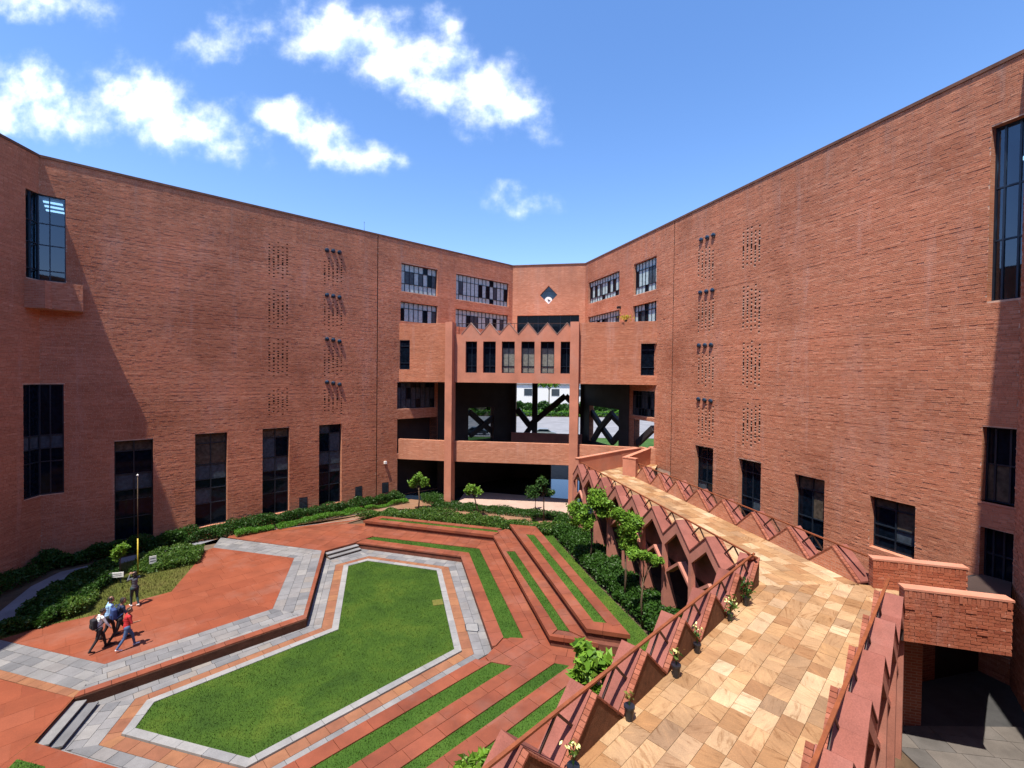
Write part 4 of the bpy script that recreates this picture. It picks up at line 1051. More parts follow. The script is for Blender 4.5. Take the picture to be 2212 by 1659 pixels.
tiles(yp, 'paving_stone', [(11.9, 13.0), (16.6, 12.4), (16.6, 14.6), (11.9, 14.6)], -8, .7, 1.0, COURT+.13, M_darkpave)
sheet('paving', [(8.5, 4), (40, 4), (40, 20), (12.4, 18.5)], COURT+.01, M_asph)

# ------------------------------------------------------------------ raised walkway
DZ = 4.5
wk = thing('raised_walkway', (8.5, 18, GZ), 'raised stone walkway with zigzag parapets of red slabs and tan sandstone floor', 'footbridge')
aB = radians(101.2); uB = np.array([cos(aB), sin(aB)])       # far leg runs this way from the corner
nBo = np.array([-sin(aB), cos(aB)])                          # to its left (outwards of the left parapet)
cornerL = np.array([8.47, 15.42]); a45 = radians(45)
u2 = -np.array([cos(a45), sin(a45)]); n2o = np.array([-cos(a45), sin(a45)])  # near leg runs back towards the camera
cR1 = np.array([11.99, 15.6])                                # near end of the far leg's right side
# deck slabs
farL = cornerL+uB*20.0; farR = cR1+uB*(-2.0)+uB*18.8
inR = lambda s: cR1+uB*s
sR0 = np.array([11.25, 13.80])                               # right side start of near leg (inner edge)
nearL = cornerL+u2*17.0; nearR = sR0+u2*17.3
land = [tuple(cR1), (14.7, 14.75), (13.9, 12.55), (11.3, 13.2), tuple(sR0)]
deck1 = [tuple(cornerL), tuple(cornerL+uB*18.85), (5.2, 34.4), (9.2, 37.9), (11.9, 37.0), (10.2, 33.0), tuple(inR(16.75)), tuple(cR1)]
deck2 = [tuple(cornerL), tuple(nearL), tuple(nearR), tuple(sR0), tuple(cR1)]
for nm, dp in (('deck_slab', deck1), ('deck_slab', deck2), ('deck_slab', land)):
    m_ = ground_with_holes(DZ-.045, dp, []); mm_ = ground_with_holes(DZ-.55, dp, [])
    for f in mm_.f: m_.face([mm_.v[i] for i in f][::-1], mi=1)
    for i in range(len(dp)):
        a, b = dp[i], dp[(i+1) % len(dp)]; m_.face([(a[0], a[1], DZ-.55), (b[0], b[1], DZ-.55), (b[0], b[1], DZ-.045), (a[0], a[1], DZ-.045)], mi=1)
    m_.build(nm, [M_bed, M_soffit], wk)
d1c = [tuple(cornerL), tuple(cornerL+uB*18.85), tuple(inR(16.75)), tuple(cR1)]
tiles(wk, 'deck_tile', d1c, 101.2, .46, .72, DZ, M_tan, th=.04, jit=.3, gap=.008)
tiles(wk, 'deck_tile', [tuple(cornerL+uB*18.85), (5.2, 34.4), (9.2, 37.9), (11.9, 37.0), (10.2, 33.0), tuple(inR(16.75))], 101.2, .46, .72, DZ, M_tan, th=.04)
tiles(wk, 'deck_tile', deck2, 45, .415, .60, DZ, M_tan, th=.04, jit=.3, gap=.008)
tiles(wk, 'deck_tile', land, -15, .5, .7, DZ, M_tan, th=.04)

class Leg:                                   # local frame: t along, d outwards from the inner edge
    def __init__(s, p, u, n): s.p, s.u, s.n = p, u, n
    def at(s, t, d, z): q = s.p+s.u*t+s.n*d; return (float(q[0]), float(q[1]), float(z))
PKH, WD = .9, .60
def slope_slab(L, t0, z0, t1, z1, name, parent, d0, d1, th=.06, mat=M_cap, lift=0.):
    q = MB(); a, b = (t0, z0+lift), (t1, z1+lift)
    c = [L.at(a[0], d0, a[1]), L.at(b[0], d0, b[1]), L.at(b[0], d1, b[1]), L.at(a[0], d1, a[1])]
    q.box8(c+[(x, y, z+th) for x, y, z in c]); return q.build(name, mat, parent)
def parapet(L, t0, n, pitch, first_half, zg, side, tall_niche=True):
    """zigzag parapet: gables, sloped capping slabs, framed niches, tapering fins"""
    bays = []
    if first_half: bays.append((t0-pitch/2, t0+pitch/2, True)); ts = t0+pitch/2
    else: ts = t0
    for i in range(n): bays.append((ts+i*pitch, ts+(i+1)*pitch, False))
    for (a, b, half) in bays:
        mid_ = (a+b)/2; lo_t = mid_ if half else a
        g = MB()                              # inner gable wall
        z_lo = DZ-.02; pts = ([(mid_, z_lo), (b, z_lo), (mid_, DZ+PKH)] if half else [(a, z_lo), (b, z_lo), (mid_, DZ+PKH)])
        n_ = len(pts)
        for d_, fl in ((0.0, 1), (.10, 0)):
            f = [L.at(t, d_, z) for t, z in pts]; g.face(f if fl else f[::-1], uv=pts)
        g.face([L.at(lo_t, 0, DZ-.02), L.at(lo_t, .1, DZ-.02), L.at(lo_t, .1, DZ-.021), L.at(lo_t, 0, DZ-.021)])
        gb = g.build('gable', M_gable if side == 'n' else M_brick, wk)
        for (x0, z0, x1, z1) in ((a, DZ, mid_, DZ+PKH), (mid_, DZ+PKH, b, DZ)):
            if half and x0 == a: continue
            xm, zm = (x0+x1)/2, (z0+z1)/2
            lf = .012 if x0 == a else .008
            slope_slab(L, x0, z0, xm-.004*(1 if x1 > x0 else -1), zm, 'capping_slab', wk, .115, WD+.03, lift=lf)
            slope_slab(L, xm, zm, x1, z1, 'capping_slab', wk, .115, WD+.03, lift=lf)
            q = MB(); K = 13                   # brick-on-edge course along the inner lip
            for k in range(K):
                f0, f1 = (k+.06)/K, (k+.94)/K; j = rnd.uniform(-.006, .006)
                c = [L.at(x0+(x1-x0)*f0, -.02, z0+(z1-z0)*f0+j), L.at(x0+(x1-x0)*f1, -.02, z0+(z1-z0)*f1+j), L.at(x0+(x1-x0)*f1, .105, z0+(z1-z0)*f1+j), L.at(x0+(x1-x0)*f0, .105, z0+(z1-z0)*f0+j)]
                q.box8(c+[(x, y, z+.055) for x, y, z in c], var=rnd.random())
            q.build('header_course', M_header, gb, kind='stuff')
            q = MB(); c = [L.at(x0, 0, z0-.10), L.at(x1, 0, z1-.10), L.at(x1, .11, z1-.10), L.at(x0, .11, z0-.10)]
        # outer Λ frame
        q = MB(); fr = .23; d0, d1 = WD-.14, WD
        hw = (b-a)/2
        for sgn, (xa, za_, xb, zb_) in ((-1, (a, DZ, mid_, DZ+PKH)), (1, (b, DZ, mid_, DZ+PKH))):
            if half and sgn < 0: continue
            c = []
            for d_ in (d1, d0): c.append([L.at(xa, d_, za_-fr-.28), L.at(xb, d_, zb_-fr-.28), L.at(xb, d_, zb_+.01), L.at(xa, d_, za_+.01)])
            q.box8([c[0][0], c[0][1], c[1][1], c[1][0], c[0][3], c[0][2], c[1][2], c[1][3]])
        q.build('niche_frame', M_frame_c, wk)
        # lower chevron and niche back
        q = MB(); zc = DZ-1.75
        for xa, xb in ((a, mid_), (b, mid_)):
            if half and xa == a: continue
            za_, zb_ = zc, zc+PKH*.85
            c = [L.at(xa, .08, za_), L.at(xb, .08, zb_), L.at(xb, WD-.10, zb_), L.at(xa, WD-.10, za_)]
            q.box8(c+[(x, y, z+.14) for x, y, z in c])
        q.build('niche_sill', M_frame_c, wk)
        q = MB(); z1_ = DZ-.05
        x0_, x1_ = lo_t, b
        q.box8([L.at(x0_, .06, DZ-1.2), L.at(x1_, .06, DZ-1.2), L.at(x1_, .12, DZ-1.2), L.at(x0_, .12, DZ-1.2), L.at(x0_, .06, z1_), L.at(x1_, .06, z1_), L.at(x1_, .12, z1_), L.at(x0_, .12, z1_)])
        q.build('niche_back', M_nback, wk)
        # fin at the valley b (and a for the first)
        for tv in ([b] if (half or (a, b) != bays[0][:2]) else [a, b]):
            q = MB(); w_ = .10; z_top = DZ-.12
            prof = [(WD+.001, zg), (WD+.001, z_top), (WD-.16, z_top), (WD-.20, DZ-1.5), (-.35, zg)]
            A_ = [L.at(tv-w_, d_, z) for d_, z in prof]; B_ = [L.at(tv+w_, d_, z) for d_, z in prof]
            q.face(A_); q.face(B_[::-1])
            for i in range(len(prof)):
                j = (i+1) % len(prof); q.face([A_[i], B_[i], B_[j], A_[j]])
            q.build('fin', M_frame_c, wk)
    # handrail and its brackets
    te = bays[-1][1]; ts = t0 if first_half else bays[0][0]
    q = MB(); zr = DZ+1.0
    q.bar(L.at(ts-.12, .2, zr), L.at(te, .2, zr), .07, .045); hr = q.build('handrail', M_rust, wk)
    for (a, b, half) in bays:
        q = MB(); zf = DZ+PKH*.45; dt = (b-a)*.27
        q.bar(L.at(b, .2, zr-.02), L.at(b-dt, .2, zf+.03), .035, .05)
        if b < te-.01: q.bar(L.at(b, .2, zr-.02), L.at(b+dt, .2, zf+.03), .035, .05)
        q.build('rail_bracket', M_darksteel, hr)
PT = 2.08
L1 = Leg(cornerL, uB, nBo); parapet(L1, 0.0, 8, PT, True, GZ-.1, 'l')
L2 = Leg(cR1, uB, -nBo); parapet(L2, 0.0, 8, PT+.01, False, COURT, 'r')
L3 = Leg(cornerL, u2, n2o); parapet(L3, 0.0, 7, 1.92, True, GZ-.1, 'n')
L4 = Leg(sR0, u2, -n2o); parapet(L4, 0.0, 8, 1.96, False, COURT, 'r')
# dark walls added under the decks to block light
q = MB(); q.bar((*(cornerL+uB*1.5-nBo*1.9), 1.4), (*(cornerL+uB*18.5-nBo*1.9), 1.4), .3, 5.0); q.build('light_block', M_soffit, wk)
q = MB(); q.bar((*(cornerL+u2*(-.2)-n2o*1.7), 1.4), (*(cornerL+u2*16-n2o*1.7), 1.4), .3, 5.0); q.build('light_block', M_soffit, wk)
# solid walls where the walkway meets the gallery and the landing
def solid(a, b, z0, z1, label, name='brick_parapet', brk=True, th=.3, cop=True):
    P_ = Plane(a, degrees(atan2(b[1]-a[1], b[0]-a[0]))); L_ = hypot(b[0]-a[0], b[1]-a[1])
    t = thing(name, (float(a[0]), float(a[1]), z0), label, 'parapet wall')
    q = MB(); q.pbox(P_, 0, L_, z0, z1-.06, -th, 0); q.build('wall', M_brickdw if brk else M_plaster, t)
    if cop: q = MB(); q.pbox(P_, -.03, L_+.03, z1-.06, z1, -th-.03, .03); q.build('coping', M_plaster, t)
    return t, P_, L_
def brick_parts(P_, L_, z0, z1, t, bl=.26, bh=.095):
    n = 0; z = z0; r = 0; top = z1-.26
    shapes = []
    while z < top-.01:
        x = -(bl/2 if r % 2 else 0)
        while x < L_:
            e0, e1 = max(0, x), min(L_, x+bl-.014); x += bl
            if e1-e0 < .04: continue
            shapes.append((e0, e1, z, z+bh-.014))
        z += bh; r += 1
    x = 0.
    while x < L_-.03: shapes.append((x, min(L_, x+.085), top, z1-.075)); x += .098
    shapes = shapes[::-1]
    for k, (a, b, c, d) in enumerate(shapes):
        if k < 296: q = MB()
        elif k == 296: q = MB(); 
        q.pbox(P_, a, b, c, d, -.01, .012+rnd.random()*.012+(.02 if rnd.random() > .96 else 0), var=rnd.random())
        if k < 296: q.build('brick', M_brickdk, t)
    if len(shapes) > 296: q.build('brick', M_brickdk, t, kind='stuff')
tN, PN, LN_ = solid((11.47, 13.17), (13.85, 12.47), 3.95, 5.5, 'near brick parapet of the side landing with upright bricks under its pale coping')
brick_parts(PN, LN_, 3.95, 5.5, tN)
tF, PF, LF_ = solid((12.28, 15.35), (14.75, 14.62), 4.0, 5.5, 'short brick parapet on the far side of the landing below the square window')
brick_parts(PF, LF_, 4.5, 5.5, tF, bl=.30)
a_ = np.array(cornerL)+uB*18.3
solid(G(1250, 990, 5.8), G(1344, 973, 5.8), 4.45, 5.8, 'pink rendered wall slanting from the walkway end to the gallery column', brk=False)
solid(G(1344, 973, 5.8), (11.0, 37.6), 4.45, 5.8, 'low pink wall standing behind the slanting wall at the walkway end', brk=False)
solid(G(1354, 988, 5.8), G(1414, 965, 5.8), 4.45, 5.8, 'pink rendered wall right of the walkway end against the right wing', brk=False)
tP, PP, LP = solid(G(1354, 988, 5.8), tuple((cR1+uB*16.9)-nBo*.1), 4.45, 5.8, 'short wall piece at the far end of the right zigzag parapet', brk=False)
# wall under the landing
tq, Pq, Lq = solid((12.05, 14.95), (13.35, 14.6), COURT, 3.94, 'short brick wall under the side landing above the sunken yard', name='brick_wall', brk=True, cop=False)
q = MB(); q.prism([(11.45, 13.2), (13.9, 12.62), (18.7, 16.9), (18.3, 17.6), (12.3, 15.3)], 3.93, 4.05); q.build('landing_slab', M_soffit, wk)
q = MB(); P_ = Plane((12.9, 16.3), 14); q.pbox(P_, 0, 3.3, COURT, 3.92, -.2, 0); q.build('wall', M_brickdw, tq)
q = MB(); P_ = Plane((16.1, 17.1), 14); q.pbox(P_, 0, 3.0, COURT, 3.92, -.2, 0); q.build('shade_sheet', M_concshade, tq)  # sheet across the open passage, its shade put into the colour
flush_tiles()

# ------------------------------------------------------------------ foliage
def leaf_quads(C, size, up=.3, rs=None):
    n = len(C); rs = rs or nr
    d = rs.normal(size=(n, 3)); d[:, 2] += up; d /= np.linalg.norm(d, axis=1)[:, None]
    t = rs.normal(size=(n, 3)); t -= (t*d).sum(1)[:, None]*d; t /= np.linalg.norm(t, axis=1)[:, None]
    b = np.cross(d, t); sz = (size*(.6+.8*rs.rand(n)))[:, None]
    return np.stack([C-t*sz, C-b*sz*.5, C+t*sz, C+b*sz*.5], 1)
def leafmass(name, poly, z0, h, n, mat, size, label, cat, holes=(), lump=.8, parent=None, top=.55, group=None, kind='stuff', stems=True):
    """a hedge or shrub bed: leaves spread through a lumpy volume over the given footprint"""
    P_ = np.array(poly); x0, y0 = P_.min(0); x1, y1 = P_.max(0); X = []
    while sum(len(a) for a in X) < n:
        p = nr.rand(4*n, 2)*[x1-x0, y1-y0]+[x0, y0]; X.append(p[inpoly(poly, p[:, 0], p[:, 1])])
    X = np.concatenate(X)[:n]
    cn = max(6, int(parea(poly)/ (lump*lump)*1.3)); cc = []
    while len(cc) < cn:
        p = nr.rand(200, 2)*[x1-x0, y1-y0]+[x0, y0]; cc.extend(list(p[inpoly(poly, p[:, 0], p[:, 1])]))
    cc = np.array(cc[:cn]); ch = .62+.5*nr.rand(cn)
    hh = np.zeros(n)
    for i in range(0, n, 20000):
        D = np.linalg.norm(X[i:i+20000, None]-cc[None], axis=2)
        hh[i:i+20000] = (ch[None]*np.sqrt(np.clip(1-(D/(lump*1.15))**2, .08, 1))).max(1)
    # thin towards the rim
    f = nr.rand(n)**top
    Z = z0+h*hh*f+nr.normal(size=n)*.02
    C = np.stack([X[:, 0]+nr.normal(size=n)*.03, X[:, 1]+nr.normal(size=n)*.03, Z], 1)
    var = np.clip(nr.rand(n)*.8+.2*nr.rand(n), 0, .999)
    o = quads_obj(name, leaf_quads(C, np.full(n, size)), var, mat, parent, kind=kind)
    if label: tag(o, label, cat, group)
    return o
def blades(poly, z, dens, h, mat, name='grass', label=None):
    P_ = np.array(poly); x0, y0 = P_.min(0); x1, y1 = P_.max(0)
    n = int(dens*(x1-x0)*(y1-y0)); p = nr.rand(n, 2)*[x1-x0, y1-y0]+[x0, y0]; p = p[inpoly(poly, p[:, 0], p[:, 1])]; n = len(p)
    a = nr.rand(n)*2*pi; w_ = .007+.006*nr.rand(n); hh = h*(.5+.8*nr.rand(n))
    dx, dy = np.cos(a)*w_, np.sin(a)*w_; lx, ly = nr.normal(size=n)*.018, nr.normal(size=n)*.018
    zz = np.full(n, z)
    return np.stack([np.stack([p[:, 0]-dx, p[:, 1]-dy, zz], 1), np.stack([p[:, 0]+dx, p[:, 1]+dy, zz], 1),
                     np.stack([p[:, 0]+lx+dx*.3, p[:, 1]+ly+dy*.3, zz+hh], 1), np.stack([p[:, 0]+lx-dx*.3, p[:, 1]+ly-dy*.3, zz+hh], 1)], 1)
bq = blades(lawn, .03, 420, .045, None)
tag(quads_obj('grass', bq, nr.rand(len(bq)), M_lawn, kind='stuff'), 'short mown grass of the sunken hexagonal lawn', 'grass')
bq = np.concatenate([blades(p, z, 420, .045, None) for p, z in grass_polys])
tag(quads_obj('grass', bq, nr.rand(len(bq)), M_strip, kind='stuff'), 'mown grass in the long strips between the red stone terraces', 'grass')
bq = blades(gard, GZ-.01, 260, .09, None)
tag(quads_obj('grass', bq, nr.rand(len(bq)), M_dry, kind='stuff'), 'dry yellowish grass of the garden corner behind the walking people', 'grass')
bank = [G(*cr6(*p)) for p in [(-150, 610), (0, 745), (300, 1080), (720, 1500), (770, 1560)]]+[(5.9, 16.4), (4.9, 17.6), R12[2], R12[1]]
bq = blades(bank, GZ+.02, 300, .05, None)
tag(quads_obj('grass', bq, nr.rand(len(bq)), M_lawn, kind='stuff'), 'grass bank between the highest terrace and the dark shrub bed', 'grass')

def along(P, x0, x1, y, o0, o1, o2=None):
    a, b = P.st(x0, y)[0], P.st(x1, y)[0]
    return [P.at(a, 0, o0)[:2], P.at(b, 0, o0)[:2], P.at(b, 0, o2 or o1)[:2], P.at(a, 0, o1)[:2]]
# hedges along the left wing
leafmass('hedge', along(LW, 395, 862, 1100, .1, 1.25), GZ, .9, 26000, M_hedge, .06, 'dark leafy hedge along the foot of the left wing below the tall windows', 'hedge', lump=.7)
leafmass('hedge', along(LW, 86, 400, 1150, .1, 1.1), GZ, .95, 11000, M_hedge, .07, 'shaded dark hedge against the left wing behind the grey path', 'hedge', lump=.7)
leafmass('hedge', [FL.at(-16, 0, .1)[:2], FL.at(0, 0, .1)[:2], FL.at(0, 0, 1.2)[:2], FL.at(-16, 0, 1.2)[:2]], GZ, .9, 11000, M_hedge, .07, 'shaded hedge under the leftmost wall at the edge of the picture', 'hedge', lump=.7)
for k, (xa, xb, w_) in enumerate([(497, 578, .75), (585, 768, .85), (772, 862, .6)]):
    leafmass('hedge', along(LW, xa, xb, 1100, 1.2, 1.2+w_), GZ, .42, (4500, 9000, 4500)[k], M_hedgel, .045,
             ['low bright green clipped hedge nearest the grey paving', 'long low bright green clipped hedge in the middle of the left wing', 'short low bright green hedge by the gallery end of the wing'][k], 'hedge', group='low clipped hedges in front of the dark hedge', lump=.6, top=.3)
# garden corner bushes
leafmass('shrub_bed', [G(*c3(*p)) for p in [(0, 790), (230, 625), (470, 440), (640, 380), (760, 350), (770, 440), (640, 520), (560, 600), (420, 680), (300, 745), (0, 815)]], GZ, .75, 22000, M_hedge, .075, 'dense dark bushes of the garden corner beside the grey path', 'shrubs', lump=.7)
leafmass('shrub_bed', [G(*c3(*p)) for p in [(335, 690), (420, 610), (560, 545), (640, 560), (570, 650), (430, 700)]], GZ, .55, 6000, M_shrub, .06, 'yellow green bushes in front of the dark bushes near the people', 'shrubs', lump=.5)
leafmass('shrub_bed', [G(*c3(*p)) for p in [(830, 390), (900, 310), (1210, 235), (1325, 250), (1290, 335), (1120, 370), (960, 400)]], GZ, .5, 13000, M_shrub, .06, 'mixed low shrubs at the tip of the garden beside the red floor', 'shrubs', lump=.55)
# north beds
leafmass('shrub_bed', [(-12.0, 34.9), (-9.9, 34.75), (-.9, 32.15), (2.4, 31.6), (4.3, 32.2), (1.4, 33.4), (-8.6, 36.9), (-10.9, 35.9)], GZ, .75, 26000, M_shrub, .07, 'leafy bed of mixed green shrubs behind the highest red bench', 'shrubs', lump=.75)
leafmass('hedge', [G(*c7(*p)) for p in [(245, 1000), (480, 1000), (480, 1060), (330, 1070), (250, 1045)]], GZ, .55, 5000, M_hedge, .06, 'small dark hedge left of the first gallery column', 'hedge', lump=.6)
leafmass('hedge', [G(*c7(*p)) for p in [(330, 1065), (545, 1055), (1405, 1150), (1405, 1205), (900, 1150), (330, 1095)]], GZ, .34, 14000, M_hedge, .06, 'long dark hedge in front of the pale stone platform', 'hedge', lump=.6)
# bed below the walkway
bedp = [(2.6, 33.9), (2.75, 32.6), (4.4, 25.6), (5.9, 20.2), (6.1, 18.9), (7.6, 16.9), (8.3, 17.4), (7.7, 20.5), (6.6, 25.2), (5.0, 33.0)]
leafmass('shrub_bed', bedp, GZ, .95, 52000, M_hedge, .075, 'dense dark green shrub bed at the feet of the walkway fins', 'shrubs', lump=.8)

def tree(name, base, h, crown, mat, label, n=2600, size=.10, lean=(0, 0), trunk=.07, group=None, cat='tree'):
    t = thing(name, (base[0], base[1], base[2]), label, cat, group)
    B = Vector(base); top = B+Vector((lean[0], lean[1], h*.62)); q = MB()
    mid_ = B.lerp(top, .5)+Vector((rnd.uniform(-.08, .08), rnd.uniform(-.08, .08), 0))
    q.tube([B, mid_, top], [trunk, trunk*.75, trunk*.55], 8); q.build('trunk', M_bark, t, smooth=True)
    q = MB(); cl = []
    for (dx, dy, dz, r) in crown:
        c = B+Vector((dx, dy, dz)); q.tube([top.lerp(B, .12), top.lerp(c, .5)+Vector((0, 0, .1)), c], [trunk*.5, trunk*.35, trunk*.12], 6); cl.append((c, r))
        for k in range(4):
            v = Vector((rnd.gauss(0, 1), rnd.gauss(0, 1), rnd.gauss(0, .7))).normalized()*r*.85
            q.tube([c, c+v], [trunk*.14, trunk*.05], 5)
    q.build('branches', M_bark, t, smooth=True)
    tot = sum(r**2 for _, r in cl); C = []
    for c, r in cl:
        m_ = int(n*r*r/tot); sub = max(5, int(r*16)); cen = nr.normal(size=(sub, 3)); cen /= np.linalg.norm(cen, axis=1)[:, None]
        cen = cen*(r*.72*nr.rand(sub, 1)**.4)*[1, 1, .75]; pick = nr.randint(0, sub, m_)
        off = nr.normal(size=(m_, 3))*r*.19
        C.append(cen[pick]+off+np.array(c))
    C = np.concatenate(C); o = quads_obj('crown', leaf_quads(C, np.full(len(C), size), up=.8), nr.rand(len(C)), mat, t)
    o['kind'] = 'stuff' if False else ''
    del o['kind']
    return t
def foot(x, y, z=GZ): g = G(x, y, z); return (g[0], g[1], z)
tree('young_tree', foot(904, 1101), 2.9, [(-.3, 0, 2.35, .55), (.35, .1, 2.2, .5), (0, 0, 2.75, .45), (.55, 0, 2.5, .35), (-.55, 0, 2.0, .35)], M_tree, 'young round crowned tree left of the gallery column', n=1900, size=.10)
tree('young_tree', foot(1036, 1116), 2.7, [(-.75, 0, 2.3, .5), (-.1, 0, 2.0, .42), (-.95, 0, 1.95, .35)], M_tree, 'small leaning tree just right of the gallery column', n=1500, size=.09, lean=(-.45, 0))
tree('young_tree', foot(1174, 1129), 3.6, [(-.1, 0, 3.1, .55), (-.95, 0, 2.3, .55), (.45, 0, 2.4, .42), (-.45, 0, 2.7, .4)], M_treedk, 'taller dark young tree with split crown before the pale platform', n=2300, size=.10)
tree('young_tree', foot(1157, 1102), 1.6, [(0, 0, 1.25, .33)], M_treedk, 'smallest dark tree behind the hedge left of the split crowned tree', n=500, size=.09, trunk=.04)
TP = Plane((9.75/.981, 0), 101.2)          # a line in the bed just before the fins
def bedtree(x, yt, yb, crown, mat, label, **k):
    a = TP.st(x, yb); b = TP.at(a[0], 0)
    zt_, zb_ = TP.st(x, yt)[1], TP.st(x, yb)[1]; r0 = (zt_-zb_)/2; zc = (zt_+zb_)/2-GZ
    tree('tree', (b[0], b[1], GZ), zt_-GZ, [(dx*r0*1.1, dy*r0, zc+dz*r0, r*r0*1.08) for dx, dy, dz, r in crown], mat, label, **k)
bedtree(1276, 1052, 1143, [(.15, 0, .45, .58), (-.55, 0, -.1, .5), (.5, 0, .0, .5), (-.6, 0, -.5, .42), (-.1, 0, -.65, .42), (.55, -.2, .4, .4)], M_tree, 'bushy tree standing before the far walkway fins', n=9500, size=.085)
bedtree(1350, 1093, 1192, [(-.25, 0, .6, .42), (.25, 0, .25, .52), (0, -.1, -.2, .45), (.1, 0, -.62, .42)], M_tree, 'tall narrow tree before the middle walkway fins', n=7500, size=.08)
bedtree(1390, 1180, 1234, [(-.75, 0, .35, .6), (0, 0, .3, .55), (.7, 0, -.05, .5), (1.0, 0, -.2, .45)], M_tree, 'low flat crowned tree in front of the nearer walkway fins', n=3800, size=.08, trunk=.06)
tree('young_tree', foot(*c3(780, 450)), 2.1, [(0, 0, 1.7, .42), (-.15, 0, 1.3, .3), (.2, 0, 1.9, .3)], M_tree, 'thin young tree in the garden corner by the white sign', n=900, size=.08, trunk=.035)
# broad-leaved plants by the walkway
g1 = G(1282, 1438, 2.4); tree('broadleaf_tree', (g1[0], g1[1], GZ), 2.6, [(0, 0, 2.0, .6), (-.35, .25, 1.6, .45), (.35, .35, 1.7, .45), (-.2, .5, 2.3, .4), (-.1, -.3, 1.2, .45)], M_tree, 'broad leaved tree squeezed between the terraces and the near walkway', n=1300, size=.17)
g2 = G(1015, 1640, 2.6); tree('broadleaf_tree', (g2[0], g2[1], 1.14), 1.9, [(0, 0, 1.15, .5), (-.35, 0, .85, .35), (.35, .1, 1.3, .35), (.1, -.3, .8, .4)], M_tree, 'broad leaved tree at the bottom edge of the picture by the handrail', n=1100, size=.13)

# ------------------------------------------------------------------ garden things
b_ = foot(*c3(893, 405)); d_ = ray(305, 1029); t_ = b_[1]/d_[1]; zpole = EYE+d_[2]*t_
fp = thing('flagpole', b_, 'slender flagpole with yellow lower part rising from the garden corner', 'pole')
q = MB(); q.tube([b_, (b_[0], b_[1], b_[2]+2.0)], [.034, .03], 10); q.build('pole_base', M_yellow, fp, smooth=True)
q = MB(); q.tube([(b_[0], b_[1], b_[2]+2.0), (b_[0], b_[1], zpole)], [.026, .017], 10); q.build('pole', M_bark, fp, smooth=True)
q = MB(); q.tube([(b_[0], b_[1], zpole), (b_[0], b_[1], zpole+.06), (b_[0], b_[1], zpole+.12)], [.03, .055, .02], 10); q.build('finial', M_whitep, fp, smooth=True)
def sign(c, w_, h_, ang, label, tilt=.0):
    t = thing('garden_sign', (c[0], c[1], GZ), label, 'sign', 'white signs in the garden corner'); P_ = Plane((c[0], c[1]), ang)
    q = MB(); q.pbox(P_, -w_/2, w_/2, GZ+.32, GZ+.32+h_, -.03, .0); q.build('board', M_whitep, t)
    for s_ in (-w_*.35, w_*.35): q = MB(); q.pbox(P_, s_-.02, s_+.02, GZ, GZ+.32, -.03, 0); q.build('leg', M_alu, t)
    q = MB()
    for k in range(2): q.pbox(P_, -w_*.4, w_*.4, GZ+.32+h_*(.3+.35*k), GZ+.32+h_*(.38+.35*k), .0, .004)
    q.build('lettering', M_blindd, t)
sign(foot(*c3(738, 465)), .85, .26, 15, 'white oblong sign board facing the plaza beside the thin young tree')
sign(foot(*c3(990, 370)), .32, .42, 40, 'small white upright sign among the shrubs right of the flagpole')
# plates and a manhole on the lawn level
mp = [G(*c8(*p), 0) for p in [(1122, 935), (1145, 925), (1212, 928), (1220, 975), (1210, 985), (1130, 978)]]
mh = thing('manhole_cover', (mp[0][0], mp[0][1], 0), 'square metal framed inspection cover in the grey paving right of the lawn', 'manhole cover')
q = MB(); q.prism(mp, -.03, .012); q.build('frame', M_alu, mh); q = MB(); q.prism(offset(mp, -.035), -.02, .02); q.build('cover', M_white, mh)
pp = [G(*c8(*p), .03) for p in [(898, 772), (968, 762), (977, 798), (908, 808)]]
pl_ = thing('ground_plate', (pp[0][0], pp[0][1], 0), 'square stone plate set flush in the right side of the lawn', 'plate'); q = MB(); q.prism(pp, .0, .062); q.build('plate', M_dry, pl_)

